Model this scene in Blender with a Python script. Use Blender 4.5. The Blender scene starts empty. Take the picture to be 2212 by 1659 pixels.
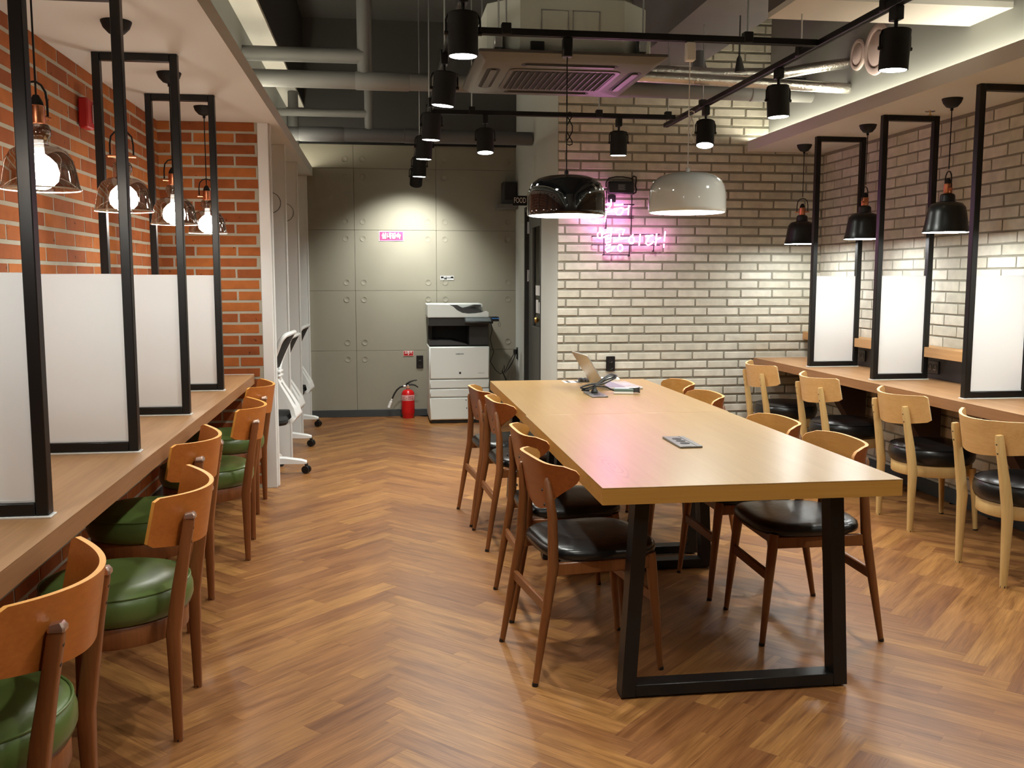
import bpy, bmesh, math, random
from mathutils import Vector, Matrix, Euler

random.seed(7)
S = bpy.context.scene
COL = S.collection
R = math.radians
PI = math.pi

# ------------------------------------------------------------------ camera
F_PX = 2063.3
PITCH, YAW, ROLL = R(6.347), R(7.851), R(0.0264)
CAM = Vector((0.0, 0.0, 1.40))
fwd = Vector((math.sin(YAW) * math.cos(PITCH), math.cos(YAW) * math.cos(PITCH), -math.sin(PITCH)))
right = Vector((math.cos(YAW), -math.sin(YAW), 0.0))
up = right.cross(fwd)
r2 = right * math.cos(ROLL) + up * math.sin(ROLL)
u2 = up * math.cos(ROLL) - right * math.sin(ROLL)
cd = bpy.data.cameras.new('camera')
cd.sensor_width = 36.0
cd.lens = F_PX / 2212.0 * 36.0
cd.clip_start = 0.02
cam = bpy.data.objects.new('camera', cd)
mw = Matrix((r2, u2, -fwd)).transposed().to_4x4()
mw.translation = CAM
cam.matrix_world = mw
COL.objects.link(cam)
S.camera = cam

# ------------------------------------------------------------------ world and exposure
W = bpy.data.worlds.new('world')
S.world = W
W.use_nodes = True
W.node_tree.nodes['Background'].inputs[0].default_value = (0.9, 0.92, 1.0, 1)
W.node_tree.nodes['Background'].inputs[1].default_value = 0.01
S.view_settings.view_transform = 'Standard'
S.view_settings.look = 'None'
S.view_settings.exposure = 0.35
S.view_settings.gamma = 1.0
S.view_settings.use_curve_mapping = False
S.cycles.max_bounces = 7
S.cycles.diffuse_bounces = 3
S.cycles.glossy_bounces = 3
S.cycles.transparent_max_bounces = 8
S.cycles.use_adaptive_sampling = True
S.cycles.adaptive_threshold = 0.06
S.cycles.adaptive_min_samples = 24
S.cycles.sample_clamp_indirect = 4.0
S.cycles.caustics_reflective = False
S.cycles.caustics_refractive = False

# light levels (used by the lamps' own builders further down)
P_SPOT = 68.0
P_SPOT_WALL = 95.0
E_GLOBE = 98.0
E_DOME = 5.5
E_PEND = 42.0
E_COVE = 23.0
E_COVE_L = 21.0
E_NEON = 19.0
WHITE_LED = (0.985, 1.0, 0.93)

# ------------------------------------------------------------------ materials
def nodes(name):
    m = bpy.data.materials.new(name)
    m.use_nodes = True
    nt = m.node_tree
    b = nt.nodes['Principled BSDF']
    return m, nt, b

def N(nt, typ, **kw):
    n = nt.nodes.new(typ)
    for k, v in kw.items():
        setattr(n, k, v)
    return n

def L(nt, a, b):
    nt.links.new(a, b)

def srgb(r, g, b):
    f = lambda c: ((c / 255.0 + 0.055) / 1.055) ** 2.4 if c > 10 else c / 255.0 / 12.92
    return (f(r), f(g), f(b), 1.0)

def mul(c, k):
    return (min(1, c[0] * k), min(1, c[1] * k), min(1, c[2] * k), 1)

def M(name, col, rough=0.5, metal=0.0, var=0.0, scale=6.0, bump=0.0, bscale=60.0, coat=0.0, spec=0.5, rnd=0.0, em=None):
    m, nt, b = nodes(name)
    b.inputs['Roughness'].default_value = rough
    b.inputs['Metallic'].default_value = metal
    b.inputs['Specular IOR Level'].default_value = spec
    b.inputs['Coat Weight'].default_value = coat
    b.inputs['Base Color'].default_value = col
    if var > 0 or bump > 0:
        tc = N(nt, 'ShaderNodeTexCoord')
    if var > 0 or rnd > 0:
        mx = N(nt, 'ShaderNodeMix', data_type='RGBA')
        mx.inputs[6].default_value = mul(col, 1 - var - rnd)
        mx.inputs[7].default_value = mul(col, 1 + var + rnd)
        if var > 0:
            nz = N(nt, 'ShaderNodeTexNoise')
            nz.inputs['Scale'].default_value = scale
            nz.inputs['Detail'].default_value = 5
            L(nt, tc.outputs['Object'], nz.inputs['Vector'])
            src = nz.outputs['Fac']
        if rnd > 0:
            oi = N(nt, 'ShaderNodeObjectInfo')
            if var > 0:
                a = N(nt, 'ShaderNodeMix', data_type='FLOAT')
                a.inputs[0].default_value = rnd / (rnd + var)
                L(nt, src, a.inputs[2]); L(nt, oi.outputs['Random'], a.inputs[3])
                src = a.outputs[0]
            else:
                src = oi.outputs['Random']
        L(nt, src, mx.inputs[0])
        L(nt, mx.outputs[2], b.inputs['Base Color'])
    if bump > 0:
        nb = N(nt, 'ShaderNodeTexNoise')
        nb.inputs['Scale'].default_value = bscale
        nb.inputs['Detail'].default_value = 4
        L(nt, tc.outputs['Object'], nb.inputs['Vector'])
        bp = N(nt, 'ShaderNodeBump')
        bp.inputs['Strength'].default_value = bump
        bp.inputs['Distance'].default_value = 0.004
        L(nt, nb.outputs['Fac'], bp.inputs['Height'])
        L(nt, bp.outputs['Normal'], b.inputs['Normal'])
    return m

def WOOD(name, c1, c2, rough=0.4, axis=0, scale=1.0, coat=0.0, spec=0.5, rnd=0.0, uv=False, attr=None, contrast=(0.3, 0.7), knots=0.0, bump=0.05):
    """Straight-grained wood: noise stretched along one axis, plus fine pores."""
    m, nt, b = nodes(name)
    b.inputs['Roughness'].default_value = rough
    b.inputs['Coat Weight'].default_value = coat
    b.inputs['Coat Roughness'].default_value = 0.25
    b.inputs['Specular IOR Level'].default_value = spec
    if uv:
        src = N(nt, 'ShaderNodeUVMap').outputs['UV']
    else:
        src = N(nt, 'ShaderNodeTexCoord').outputs['Object']
    oi = N(nt, 'ShaderNodeObjectInfo')
    add = N(nt, 'ShaderNodeVectorMath', operation='MULTIPLY_ADD')
    cmb = N(nt, 'ShaderNodeCombineXYZ')
    for i in range(3):
        L(nt, oi.outputs['Random'], cmb.inputs[i])
    L(nt, cmb.outputs[0], add.inputs[0]); add.inputs[1].default_value = (17.3, 9.7, 5.1)
    L(nt, src, add.inputs[2])
    mp = N(nt, 'ShaderNodeMapping')
    sc = [14.0 * scale] * 3
    sc[axis] = 1.3 * scale
    mp.inputs['Scale'].default_value = sc
    L(nt, add.outputs[0], mp.inputs['Vector'])
    n1 = N(nt, 'ShaderNodeTexNoise'); n1.inputs['Scale'].default_value = 1.0; n1.inputs['Detail'].default_value = 6; n1.inputs['Distortion'].default_value = 0.6
    L(nt, mp.outputs[0], n1.inputs['Vector'])
    mp2 = N(nt, 'ShaderNodeMapping')
    sc2 = [110.0 * scale] * 3
    sc2[axis] = 5.0 * scale
    mp2.inputs['Scale'].default_value = sc2
    L(nt, add.outputs[0], mp2.inputs['Vector'])
    n2 = N(nt, 'ShaderNodeTexNoise'); n2.inputs['Scale'].default_value = 1.0; n2.inputs['Detail'].default_value = 3
    L(nt, mp2.outputs[0], n2.inputs['Vector'])
    mixn = N(nt, 'ShaderNodeMix', data_type='FLOAT'); mixn.inputs[0].default_value = 0.42
    L(nt, n1.outputs['Fac'], mixn.inputs[2]); L(nt, n2.outputs['Fac'], mixn.inputs[3])
    mr = N(nt, 'ShaderNodeMapRange')
    mr.inputs['From Min'].default_value = contrast[0]; mr.inputs['From Max'].default_value = contrast[1]
    L(nt, mixn.outputs[0], mr.inputs['Value'])
    mx = N(nt, 'ShaderNodeMix', data_type='RGBA')
    mx.inputs[6].default_value = c1; mx.inputs[7].default_value = c2
    L(nt, mr.outputs[0], mx.inputs[0])
    out = mx.outputs[2]
    if rnd > 0 or attr:
        if attr:
            at = N(nt, 'ShaderNodeAttribute', attribute_name=attr)
            tone = at.outputs['Fac']
        else:
            tone = oi.outputs['Random']
        hs = N(nt, 'ShaderNodeMapRange')
        hs.inputs['To Min'].default_value = 1 - rnd; hs.inputs['To Max'].default_value = 1 + rnd * 0.6
        L(nt, tone, hs.inputs['Value'])
        # reddish pieces are also the darker ones
        sat = N(nt, 'ShaderNodeMapRange')
        sat.inputs['To Min'].default_value = 0.491; sat.inputs['To Max'].default_value = 0.503
        L(nt, tone, sat.inputs['Value'])
        h = N(nt, 'ShaderNodeHueSaturation')
        L(nt, sat.outputs[0], h.inputs['Hue'])
        L(nt, hs.outputs[0], h.inputs['Value'])
        L(nt, out, h.inputs['Color'])
        out = h.outputs['Color']
    L(nt, out, b.inputs['Base Color'])
    if bump:
        bp = N(nt, 'ShaderNodeBump'); bp.inputs['Strength'].default_value = bump; bp.inputs['Distance'].default_value = 0.001
        L(nt, n2.outputs['Fac'], bp.inputs['Height']); L(nt, bp.outputs['Normal'], b.inputs['Normal'])
    return m

def KNOT(m, cx, cy):
    """Adds a cathedral figure to a wood material round one point of its object."""
    nt = m.node_tree; b = nt.nodes['Principled BSDF']
    old = b.inputs['Base Color'].links[0].from_socket
    tc = N(nt, 'ShaderNodeTexCoord')
    nz = N(nt, 'ShaderNodeTexNoise'); nz.inputs['Scale'].default_value = 9.0
    L(nt, tc.outputs['Object'], nz.inputs['Vector'])
    mp = N(nt, 'ShaderNodeMapping'); mp.inputs['Location'].default_value = (-cx / 0.042, -cy / 0.24, 0); mp.inputs['Scale'].default_value = (1 / 0.042, 1 / 0.24, 0)
    L(nt, tc.outputs['Object'], mp.inputs['Vector'])
    ln = N(nt, 'ShaderNodeVectorMath', operation='LENGTH'); L(nt, mp.outputs[0], ln.inputs[0])
    wob = N(nt, 'ShaderNodeMath', operation='MULTIPLY_ADD'); wob.inputs[1].default_value = 0.5; L(nt, nz.outputs['Fac'], wob.inputs[0]); L(nt, ln.outputs['Value'], wob.inputs[2])
    sn = N(nt, 'ShaderNodeMath', operation='MULTIPLY'); sn.inputs[1].default_value = 19.0; L(nt, wob.outputs[0], sn.inputs[0])
    si = N(nt, 'ShaderNodeMath', operation='SINE'); L(nt, sn.outputs[0], si.inputs[0])
    ra = N(nt, 'ShaderNodeMapRange'); ra.inputs['From Min'].default_value = 0.55; ra.inputs['From Max'].default_value = 1.0; L(nt, si.outputs[0], ra.inputs['Value'])
    fa = N(nt, 'ShaderNodeMapRange'); fa.inputs['From Min'].default_value = 1.0; fa.inputs['From Max'].default_value = 0.6; fa.inputs['To Max'].default_value = 0.45; L(nt, ln.outputs['Value'], fa.inputs['Value'])
    mu = N(nt, 'ShaderNodeMath', operation='MULTIPLY'); L(nt, ra.outputs[0], mu.inputs[0]); L(nt, fa.outputs[0], mu.inputs[1])
    mx = N(nt, 'ShaderNodeMix', data_type='RGBA'); mx.inputs[7].default_value = srgb(120, 78, 40)
    L(nt, mu.outputs[0], mx.inputs[0]); L(nt, old, mx.inputs[6]); L(nt, mx.outputs[2], b.inputs['Base Color'])
    return m

def EM(name, col, strength):
    m = bpy.data.materials.new(name)
    m.use_nodes = True
    nt = m.node_tree
    nt.nodes.clear()
    e = N(nt, 'ShaderNodeEmission'); o = N(nt, 'ShaderNodeOutputMaterial')
    e.inputs[0].default_value = (col[0], col[1], col[2], 1); e.inputs[1].default_value = strength
    L(nt, e.outputs[0], o.inputs[0])
    return m

def BRICK(name, ca, cb, cc, rough=0.85, attr=None, bump=0.5, spots=(0.03, 0.03, 0.03, 1), spot_t=0.74):
    """Fired or painted brick: tone per brick, mottling, pits."""
    m, nt, b = nodes(name)
    b.inputs['Roughness'].default_value = rough
    b.inputs['Specular IOR Level'].default_value = 0.3
    if attr:
        tone = N(nt, 'ShaderNodeAttribute', attribute_name=attr).outputs['Fac']
    else:
        tone = N(nt, 'ShaderNodeObjectInfo').outputs['Random']
    tc = N(nt, 'ShaderNodeTexCoord')
    cmb = N(nt, 'ShaderNodeCombineXYZ')
    for i in range(3):
        L(nt, tone, cmb.inputs[i])
    add = N(nt, 'ShaderNodeVectorMath', operation='MULTIPLY_ADD'); add.inputs[1].default_value = (31.0, 13.0, 7.0)
    L(nt, cmb.outputs[0], add.inputs[0]); L(nt, tc.outputs['Object'], add.inputs[2])
    ramp = N(nt, 'ShaderNodeValToRGB')
    ramp.color_ramp.elements[0].color = ca; ramp.color_ramp.elements[1].color = cc
    e = ramp.color_ramp.elements.new(0.5); e.color = cb
    L(nt, tone, ramp.inputs[0])
    nz = N(nt, 'ShaderNodeTexNoise'); nz.inputs['Scale'].default_value = 14; nz.inputs['Detail'].default_value = 6
    L(nt, add.outputs[0], nz.inputs['Vector'])
    hv = N(nt, 'ShaderNodeHueSaturation')
    mr = N(nt, 'ShaderNodeMapRange'); mr.inputs['From Min'].default_value = 0.3; mr.inputs['From Max'].default_value = 0.7
    mr.inputs['To Min'].default_value = 0.86; mr.inputs['To Max'].default_value = 1.1
    L(nt, nz.outputs['Fac'], mr.inputs['Value']); L(nt, mr.outputs[0], hv.inputs['Value']); L(nt, ramp.outputs[0], hv.inputs['Color'])
    # sparse pits
    nz2 = N(nt, 'ShaderNodeTexNoise'); nz2.inputs['Scale'].default_value = 45; nz2.inputs['Detail'].default_value = 2
    L(nt, add.outputs[0], nz2.inputs['Vector'])
    pit = N(nt, 'ShaderNodeMapRange'); pit.inputs['From Min'].default_value = spot_t; pit.inputs['From Max'].default_value = spot_t + 0.04
    L(nt, nz2.outputs['Fac'], pit.inputs['Value'])
    mx = N(nt, 'ShaderNodeMix', data_type='RGBA'); mx.inputs[7].default_value = spots
    L(nt, pit.outputs[0], mx.inputs[0]); L(nt, hv.outputs[0], mx.inputs[6])
    L(nt, mx.outputs[2], b.inputs['Base Color'])
    bp = N(nt, 'ShaderNodeBump'); bp.inputs['Strength'].default_value = bump; bp.inputs['Distance'].default_value = 0.003
    L(nt, nz.outputs['Fac'], bp.inputs['Height']); L(nt, bp.outputs['Normal'], b.inputs['Normal'])
    return m

def SMOKED(name):
    m = bpy.data.materials.new(name); m.use_nodes = True
    nt = m.node_tree; nt.nodes.clear()
    o = N(nt, 'ShaderNodeOutputMaterial')
    t = N(nt, 'ShaderNodeBsdfTransparent'); t.inputs[0].default_value = (0.50, 0.44, 0.40, 1)
    g = N(nt, 'ShaderNodeBsdfGlossy'); g.inputs['Roughness'].default_value = 0.04; g.inputs[0].default_value = (0.8, 0.78, 0.76, 1)
    lw = N(nt, 'ShaderNodeLayerWeight'); lw.inputs[0].default_value = 0.35
    mr = N(nt, 'ShaderNodeMapRange'); mr.inputs['To Min'].default_value = 0.18; mr.inputs['To Max'].default_value = 0.75
    mx = N(nt, 'ShaderNodeMixShader')
    L(nt, lw.outputs['Facing'], mr.inputs['Value']); L(nt, mr.outputs[0], mx.inputs[0])
    L(nt, t.outputs[0], mx.inputs[1]); L(nt, g.outputs[0], mx.inputs[2]); L(nt, mx.outputs[0], o.inputs[0])
    return m

def GLASS(name, tint=(0.75, 0.78, 0.76, 1)):
    m = bpy.data.materials.new(name); m.use_nodes = True
    nt = m.node_tree; nt.nodes.clear()
    o = N(nt, 'ShaderNodeOutputMaterial')
    t = N(nt, 'ShaderNodeBsdfTransparent'); t.inputs[0].default_value = tint
    g = N(nt, 'ShaderNodeBsdfGlossy'); g.inputs['Roughness'].default_value = 0.02
    f = N(nt, 'ShaderNodeFresnel'); f.inputs[0].default_value = 1.5
    mx = N(nt, 'ShaderNodeMixShader')
    L(nt, f.outputs[0], mx.inputs[0]); L(nt, t.outputs[0], mx.inputs[1]); L(nt, g.outputs[0], mx.inputs[2]); L(nt, mx.outputs[0], o.inputs[0])
    return m

black_metal = M('black_painted_steel', srgb(18, 18, 18), 0.38, spec=0.4)
black_matt = M('black_matt', srgb(24, 24, 24), 0.6, spec=0.3)
black_plastic = M('black_plastic', srgb(20, 20, 21), 0.35)
dark_grey = M('dark_grey_plastic', srgb(58, 58, 58), 0.5)
chrome = M('chrome', (0.8, 0.8, 0.8, 1), 0.15, 1.0)
copper = M('copper', srgb(200, 130, 95), 0.3, 1.0)
steel = M('steel', (0.55, 0.55, 0.55, 1), 0.35, 1.0)
white_board = M('white_laminate', srgb(226, 226, 224), 0.45)
white_acrylic = M('white_acrylic', srgb(238, 241, 241), 0.25, spec=0.4)
white_paint = M('white_paint', srgb(204, 202, 196), 0.8, var=0.02, scale=3)
white_plastic = M('white_plastic', srgb(232, 232, 230), 0.35)
silicone = M('white_silicone', srgb(225, 225, 222), 0.5)
ceil_grey = M('ceiling_dark_grey', srgb(78, 78, 76), 0.9, var=0.06, scale=2, bump=0.2, bscale=30)
beam_grey = M('beam_grey', srgb(96, 92, 92), 0.9, var=0.12, scale=3, bump=0.3, bscale=25)
beam_white = M('beam_white', srgb(205, 203, 196), 0.85, var=0.05, scale=4)
bulk_grey = M('bulkhead_grey', srgb(74, 74, 74), 0.9, var=0.05, scale=1.5)
cove_grey = M('cove_paint', srgb(138, 140, 136), 0.85, var=0.03, scale=2)
side_paint = M('side_wall_paint', srgb(205, 206, 200), 0.8, var=0.02, scale=2)
mortar_white = M('mortar_grey', srgb(142, 138, 124), 0.95, var=0.1, scale=20, bump=0.4, bscale=120)
mortar_red = M('mortar_warm_grey', srgb(166, 160, 144), 0.95, var=0.1, scale=20, bump=0.4, bscale=120)
concrete_panel = M('concrete_panel', srgb(146, 141, 126), 0.75, var=0.05, scale=3, bump=0.06, bscale=40, rnd=0.012)
concrete_joint = M('concrete_joint', srgb(104, 100, 90), 0.9)
base_black = M('baseboard_dark', srgb(58, 62, 64), 0.5)
white_brick_c = (srgb(190, 186, 170), srgb(202, 198, 183), srgb(210, 206, 192))
brick_white = BRICK('painted_brick', *white_brick_c, rough=0.75, bump=0.35, spots=srgb(110, 100, 90), spot_t=0.80)
brick_white_s = BRICK('painted_brick_joined', *white_brick_c, rough=0.75, attr='tone', bump=0.35, spots=srgb(110, 100, 90), spot_t=0.80)
red_c = (srgb(134, 70, 35), srgb(154, 85, 41), srgb(170, 100, 47))
brick_red = BRICK('fired_brick', *red_c, bump=0.5, spots=srgb(70, 35, 22), spot_t=0.72)
brick_red_s = BRICK('fired_brick_joined', *red_c, attr='tone', bump=0.5, spots=srgb(70, 35, 22), spot_t=0.72)
fl1, fl2 = srgb(110, 69, 35), srgb(166, 117, 66)
floor_wood = WOOD('floor_planks', fl1, fl2, rough=0.36, axis=0, scale=1.6, rnd=0.27, uv=True, spec=0.5, contrast=(0.34, 0.66), bump=0.08)
floor_wood_s = WOOD('floor_planks_joined', fl1, fl2, rough=0.36, axis=0, scale=1.6, rnd=0.27, uv=True, attr='tone', spec=0.5, contrast=(0.34, 0.66), bump=0.08)
floor_base = M('floor_screed', srgb(84, 52, 32), 0.8)
table_wood = WOOD('table_oak', srgb(160, 124, 74), srgb(178, 142, 90), rough=0.36, axis=1, scale=0.5, spec=0.5, coat=0.6, contrast=(0.25, 0.75), bump=0.02)
table_wood_fig = KNOT(WOOD('table_oak_figured', srgb(160, 124, 74), srgb(178, 142, 90), rough=0.36, axis=1, scale=0.5, spec=0.5, coat=0.6, contrast=(0.25, 0.75), bump=0.02), 0.115, 0.335)
table_edge = WOOD('table_oak_edge', srgb(160, 112, 46), srgb(180, 132, 62), rough=0.45, axis=0, scale=0.6, contrast=(0.3, 0.7))
counter_wood = WOOD('counter_oak', srgb(150, 110, 72), srgb(182, 140, 98), rough=0.42, axis=1, scale=0.7, contrast=(0.3, 0.7), bump=0.03)
counter_edge = WOOD('counter_oak_edge', srgb(140, 98, 64), srgb(166, 122, 84), rough=0.45, axis=1, scale=0.7)
chairA_wood = WOOD('chair_walnut_stain', srgb(104, 60, 28), srgb(134, 82, 42), rough=0.38, axis=2, scale=1.2, coat=0.15)
chairA_back = WOOD('chair_back_veneer', srgb(116, 58, 22), srgb(146, 78, 32), rough=0.36, axis=1, scale=1.0, coat=0.2)
ply_edge = M('plywood_edge', srgb(226, 166, 104), 0.45, var=0.08, scale=30)
chairA_inner = WOOD('chair_back_inner_veneer', srgb(172, 118, 52), srgb(196, 142, 74), rough=0.4, axis=1, scale=1.0)
black_leather = M('black_leatherette', srgb(22, 22, 22), 0.28, spec=0.5, bump=0.25, bscale=45)
green_leather = M('green_leatherette', srgb(86, 104, 52), 0.32, spec=0.5, bump=0.2, bscale=14, var=0.06, scale=6)
chairB_back = WOOD('cherry_veneer', srgb(164, 90, 34), srgb(190, 112, 48), rough=0.38, axis=1, scale=1.0, coat=0.15)
chairB_wood = WOOD('cherry_stain', srgb(112, 62, 30), srgb(140, 84, 44), rough=0.4, axis=2, scale=1.2)
light_back = WOOD('beech_veneer', srgb(200, 152, 92), srgb(220, 176, 116), rough=0.42, axis=1, scale=1.0)
light_wood = WOOD('beech_solid', srgb(196, 158, 96), srgb(214, 180, 122), rough=0.45, axis=2, scale=1.2)
light_edge = M('beech_edge', srgb(232, 200, 150), 0.5)
pipe_grey = M('pipe_lagging', srgb(114, 114, 112), 0.6, var=0.06, scale=8, bump=0.25, bscale=14)
pipe_dark = M('pipe_lagging_dark', srgb(92, 92, 94), 0.65, var=0.06, scale=8, bump=0.25, bscale=14)
foil = M('foil_duct', (0.62, 0.6, 0.56, 1), 0.32, 1.0, bump=0.9, bscale=70)
ac_panel = M('air_conditioner_panel', srgb(92, 91, 91), 0.42)
ac_body = M('air_conditioner_body', srgb(186, 190, 180), 0.55, var=0.03, scale=5)
red_paint = M('red_gloss', srgb(196, 20, 24), 0.22)
red_plastic = M('red_plastic', srgb(170, 24, 24), 0.4)
pink_print = M('pink_print', srgb(226, 66, 122), 0.5)
pink_dark = M('pink_print_dark', srgb(120, 50, 80), 0.5)
white_print = M('white_print', srgb(244, 242, 240), 0.5)
black_print = M('black_print', srgb(24, 22, 18), 0.5)
grey_print = M('grey_print', srgb(120, 120, 120), 0.5)
label_pale = M('pale_red_label', srgb(224, 170, 168), 0.5)
printer_white = M('printer_white', srgb(224, 228, 224), 0.4)
printer_black = M('printer_black', srgb(30, 30, 30), 0.45)
screen_grey = M('dim_screen', srgb(98, 104, 106), 0.25)
dome_black = M('black_gloss_lacquer', srgb(10, 10, 11), 0.06, coat=1.0)
dome_white = M('white_gloss_lacquer', srgb(212, 212, 204), 0.10, coat=1.0)
shade_black = M('black_satin_shade', srgb(22, 24, 23), 0.32)
smoked = SMOKED('smoked_glass')
door_grey = M('door_grey', srgb(92, 92, 88), 0.5)
door_frame_m = M('door_frame_dark', srgb(40, 40, 38), 0.5)
brass = M('brass', srgb(180, 150, 90), 0.3, 1.0)
silver_lap = M('silver_laptop', srgb(186, 182, 176), 0.38, 0.7)
mesh_black = M('black_mesh', srgb(36, 36, 36), 0.8, bump=0.5, bscale=400)
backing_black = M('black_backing', srgb(50, 44, 46), 0.5)
bracket_dark = M('dark_bracket', srgb(56, 36, 28), 0.5)
vent_pink = M('vent_plastic', srgb(216, 198, 194), 0.5)
book_green = M('green_cover', srgb(96, 118, 112), 0.5)
grommet = M('grommet_line', srgb(50, 48, 50), 0.5)

# ------------------------------------------------------------------ mesh builder
class MB:
    def __init__(s):
        s.v = []; s.f = []; s.uv = None; s.tone = None
    def box(s, x0, x1, y0, y1, z0, z1, c=0.0, m=None):
        if x1 < x0: x0, x1 = x1, x0
        if y1 < y0: y0, y1 = y1, y0
        if z1 < z0: z0, z1 = z1, z0
        b = len(s.v)
        T = (lambda p: p) if m is None else (lambda p: tuple(m @ Vector(p)))
        if c <= 0:
            for z in (z0, z1):
                for y in (y0, y1):
                    for x in (x0, x1):
                        s.v.append(T((x, y, z)))
            for q in ((0, 2, 3, 1), (4, 5, 7, 6), (0, 1, 5, 4), (2, 6, 7, 3), (0, 4, 6, 2), (1, 3, 7, 5)):
                s.f.append([b + i for i in q])
            return s
        c = min(c, 0.49 * (x1 - x0), 0.49 * (y1 - y0), 0.49 * (z1 - z0))
        X = (x0, x1); Y = (y0, y1); Z = (z0, z1); idx = {}
        for i in (0, 1):
            for j in (0, 1):
                for k in (0, 1):
                    sx = 1 if i == 0 else -1; sy = 1 if j == 0 else -1; sz = 1 if k == 0 else -1
                    for a in range(3):
                        p = [X[i], Y[j], Z[k]]
                        if a != 0: p[0] += sx * c
                        if a != 1: p[1] += sy * c
                        if a != 2: p[2] += sz * c
                        idx[i, j, k, a] = len(s.v); s.v.append(T(tuple(p)))
        def face(l, flip):
            s.f.append(l[::-1] if flip else l)
        for i in (0, 1):
            face([idx[i, 0, 0, 0], idx[i, 1, 0, 0], idx[i, 1, 1, 0], idx[i, 0, 1, 0]], i == 0)
            face([idx[0, i, 0, 1], idx[0, i, 1, 1], idx[1, i, 1, 1], idx[1, i, 0, 1]], i == 0)
            face([idx[0, 0, i, 2], idx[1, 0, i, 2], idx[1, 1, i, 2], idx[0, 1, i, 2]], i == 0)
        for j in (0, 1):
            for k in (0, 1):
                face([idx[0, j, k, 1], idx[1, j, k, 1], idx[1, j, k, 2], idx[0, j, k, 2]], (j + k) % 2 == 1)
                face([idx[j, 0, k, 2], idx[j, 1, k, 2], idx[j, 1, k, 0], idx[j, 0, k, 0]], (j + k) % 2 == 1)
                face([idx[j, k, 0, 0], idx[j, k, 1, 0], idx[j, k, 1, 1], idx[j, k, 0, 1]], (j + k) % 2 == 1)
        for i in (0, 1):
            for j in (0, 1):
                for k in (0, 1):
                    face([idx[i, j, k, 0], idx[i, j, k, 1], idx[i, j, k, 2]], (i + j + k) % 2 == 0)
        return s
    def ring(s, pts):
        b = len(s.v); s.v.extend([tuple(p) for p in pts]); return list(range(b, b + len(pts)))
    def bridge(s, a, b):
        n = len(a)
        for i in range(n):
            s.f.append([a[i], a[(i + 1) % n], b[(i + 1) % n], b[i]])
    def tube(s, pts, r, n=12, cap=True, sect=None, closed=False):
        """Sweep a circle (or the 2-D section sect) along pts; r is one radius or one per point."""
        P = [Vector(p) for p in pts]
        rr = list(r) if isinstance(r, (list, tuple)) else [r] * len(P)
        T = []
        for i in range(len(P)):
            if closed:
                d = P[(i + 1) % len(P)] - P[i - 1]
            else:
                d = (P[min(i + 1, len(P) - 1)] - P[max(i - 1, 0)])
            T.append(d.normalized())
        ref = Vector((0, 0, 1)) if abs(T[0].z) < 0.9 else Vector((1, 0, 0))
        nrm = (ref - T[0] * ref.dot(T[0])).normalized()
        if sect is None:
            sect = [(math.cos(2 * PI * k / n), math.sin(2 * PI * k / n)) for k in range(n)]
        rings = []
        for i in range(len(P)):
            if i: nrm = (nrm - T[i] * nrm.dot(T[i])).normalized()
            bi = T[i].cross(nrm)
            rings.append(s.ring([P[i] + nrm * (a * rr[i]) + bi * (b_ * rr[i]) for a, b_ in sect]))
        for i in range(len(rings) - 1):
            s.bridge(rings[i], rings[i + 1])
        if closed:
            s.bridge(rings[-1], rings[0])
        elif cap:
            s.f.append(rings[0][::-1]); s.f.append(rings[-1])
        return s
    def lathe(s, prof, n=24, o=(0, 0, 0), m=None):
        T = (lambda p: p) if m is None else (lambda p: tuple(m @ Vector(p)))
        rings = []
        for r, z in prof:
            if r < 1e-6:
                rings.append(s.ring([T((o[0], o[1], o[2] + z))]))
            else:
                rings.append(s.ring([T((o[0] + r * math.cos(2 * PI * k / n), o[1] + r * math.sin(2 * PI * k / n), o[2] + z)) for k in range(n)]))
        for a, b in zip(rings, rings[1:]):
            if len(a) == 1 and len(b) == 1: continue
            if len(a) == 1:
                for i in range(n): s.f.append([a[0], b[(i + 1) % n], b[i]])
            elif len(b) == 1:
                for i in range(n): s.f.append([a[i], a[(i + 1) % n], b[0]])
            else:
                s.bridge(a, b)
        return s
    def prism(s, poly, fn, a, b, c=0.0):
        """Extrude a 2-D polygon between depths a and b; fn(u, v, d) -> point. c bevels both rims."""
        def inset(k):
            cx = sum(p[0] for p in poly) / len(poly); cy = sum(p[1] for p in poly) / len(poly)
            out = []
            for p in poly:
                d = math.hypot(p[0] - cx, p[1] - cy) or 1
                out.append((p[0] - (p[0] - cx) / d * k, p[1] - (p[1] - cy) / d * k))
            return out
        if c > 0:
            sg = 1 if b > a else -1
            lv = [(inset(c), a), (poly, a + sg * c), (poly, b - sg * c), (inset(c), b)]
        else:
            lv = [(poly, a), (poly, b)]
        rs = [s.ring([fn(p[0], p[1], d) for p in pl]) for pl, d in lv]
        for i in range(len(rs) - 1): s.bridge(rs[i], rs[i + 1])
        s.f.append(rs[0][::-1]); s.f.append(rs[-1])
        return s
    def sheet(s, fn, nu, nv, th):
        """A curved plate: fn(i/nu, j/nv) -> (outer point, unit normal); th is its thickness, laid to -normal."""
        A = []; B = []
        for j in range(nv + 1):
            ra = []; rb = []
            for i in range(nu + 1):
                p, n = fn(i / nu, j / nv)
                ra.append(len(s.v)); s.v.append(tuple(p))
                rb.append(len(s.v)); s.v.append(tuple(Vector(p) - Vector(n) * th))
            A.append(ra); B.append(rb)
        s.fa = []; s.fb = []; s.fe = []
        for j in range(nv):
            for i in range(nu):
                s.fa.append(len(s.f)); s.f.append([A[j][i], A[j][i + 1], A[j + 1][i + 1], A[j + 1][i]])
                s.fb.append(len(s.f)); s.f.append([B[j][i], B[j + 1][i], B[j + 1][i + 1], B[j][i + 1]])
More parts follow.
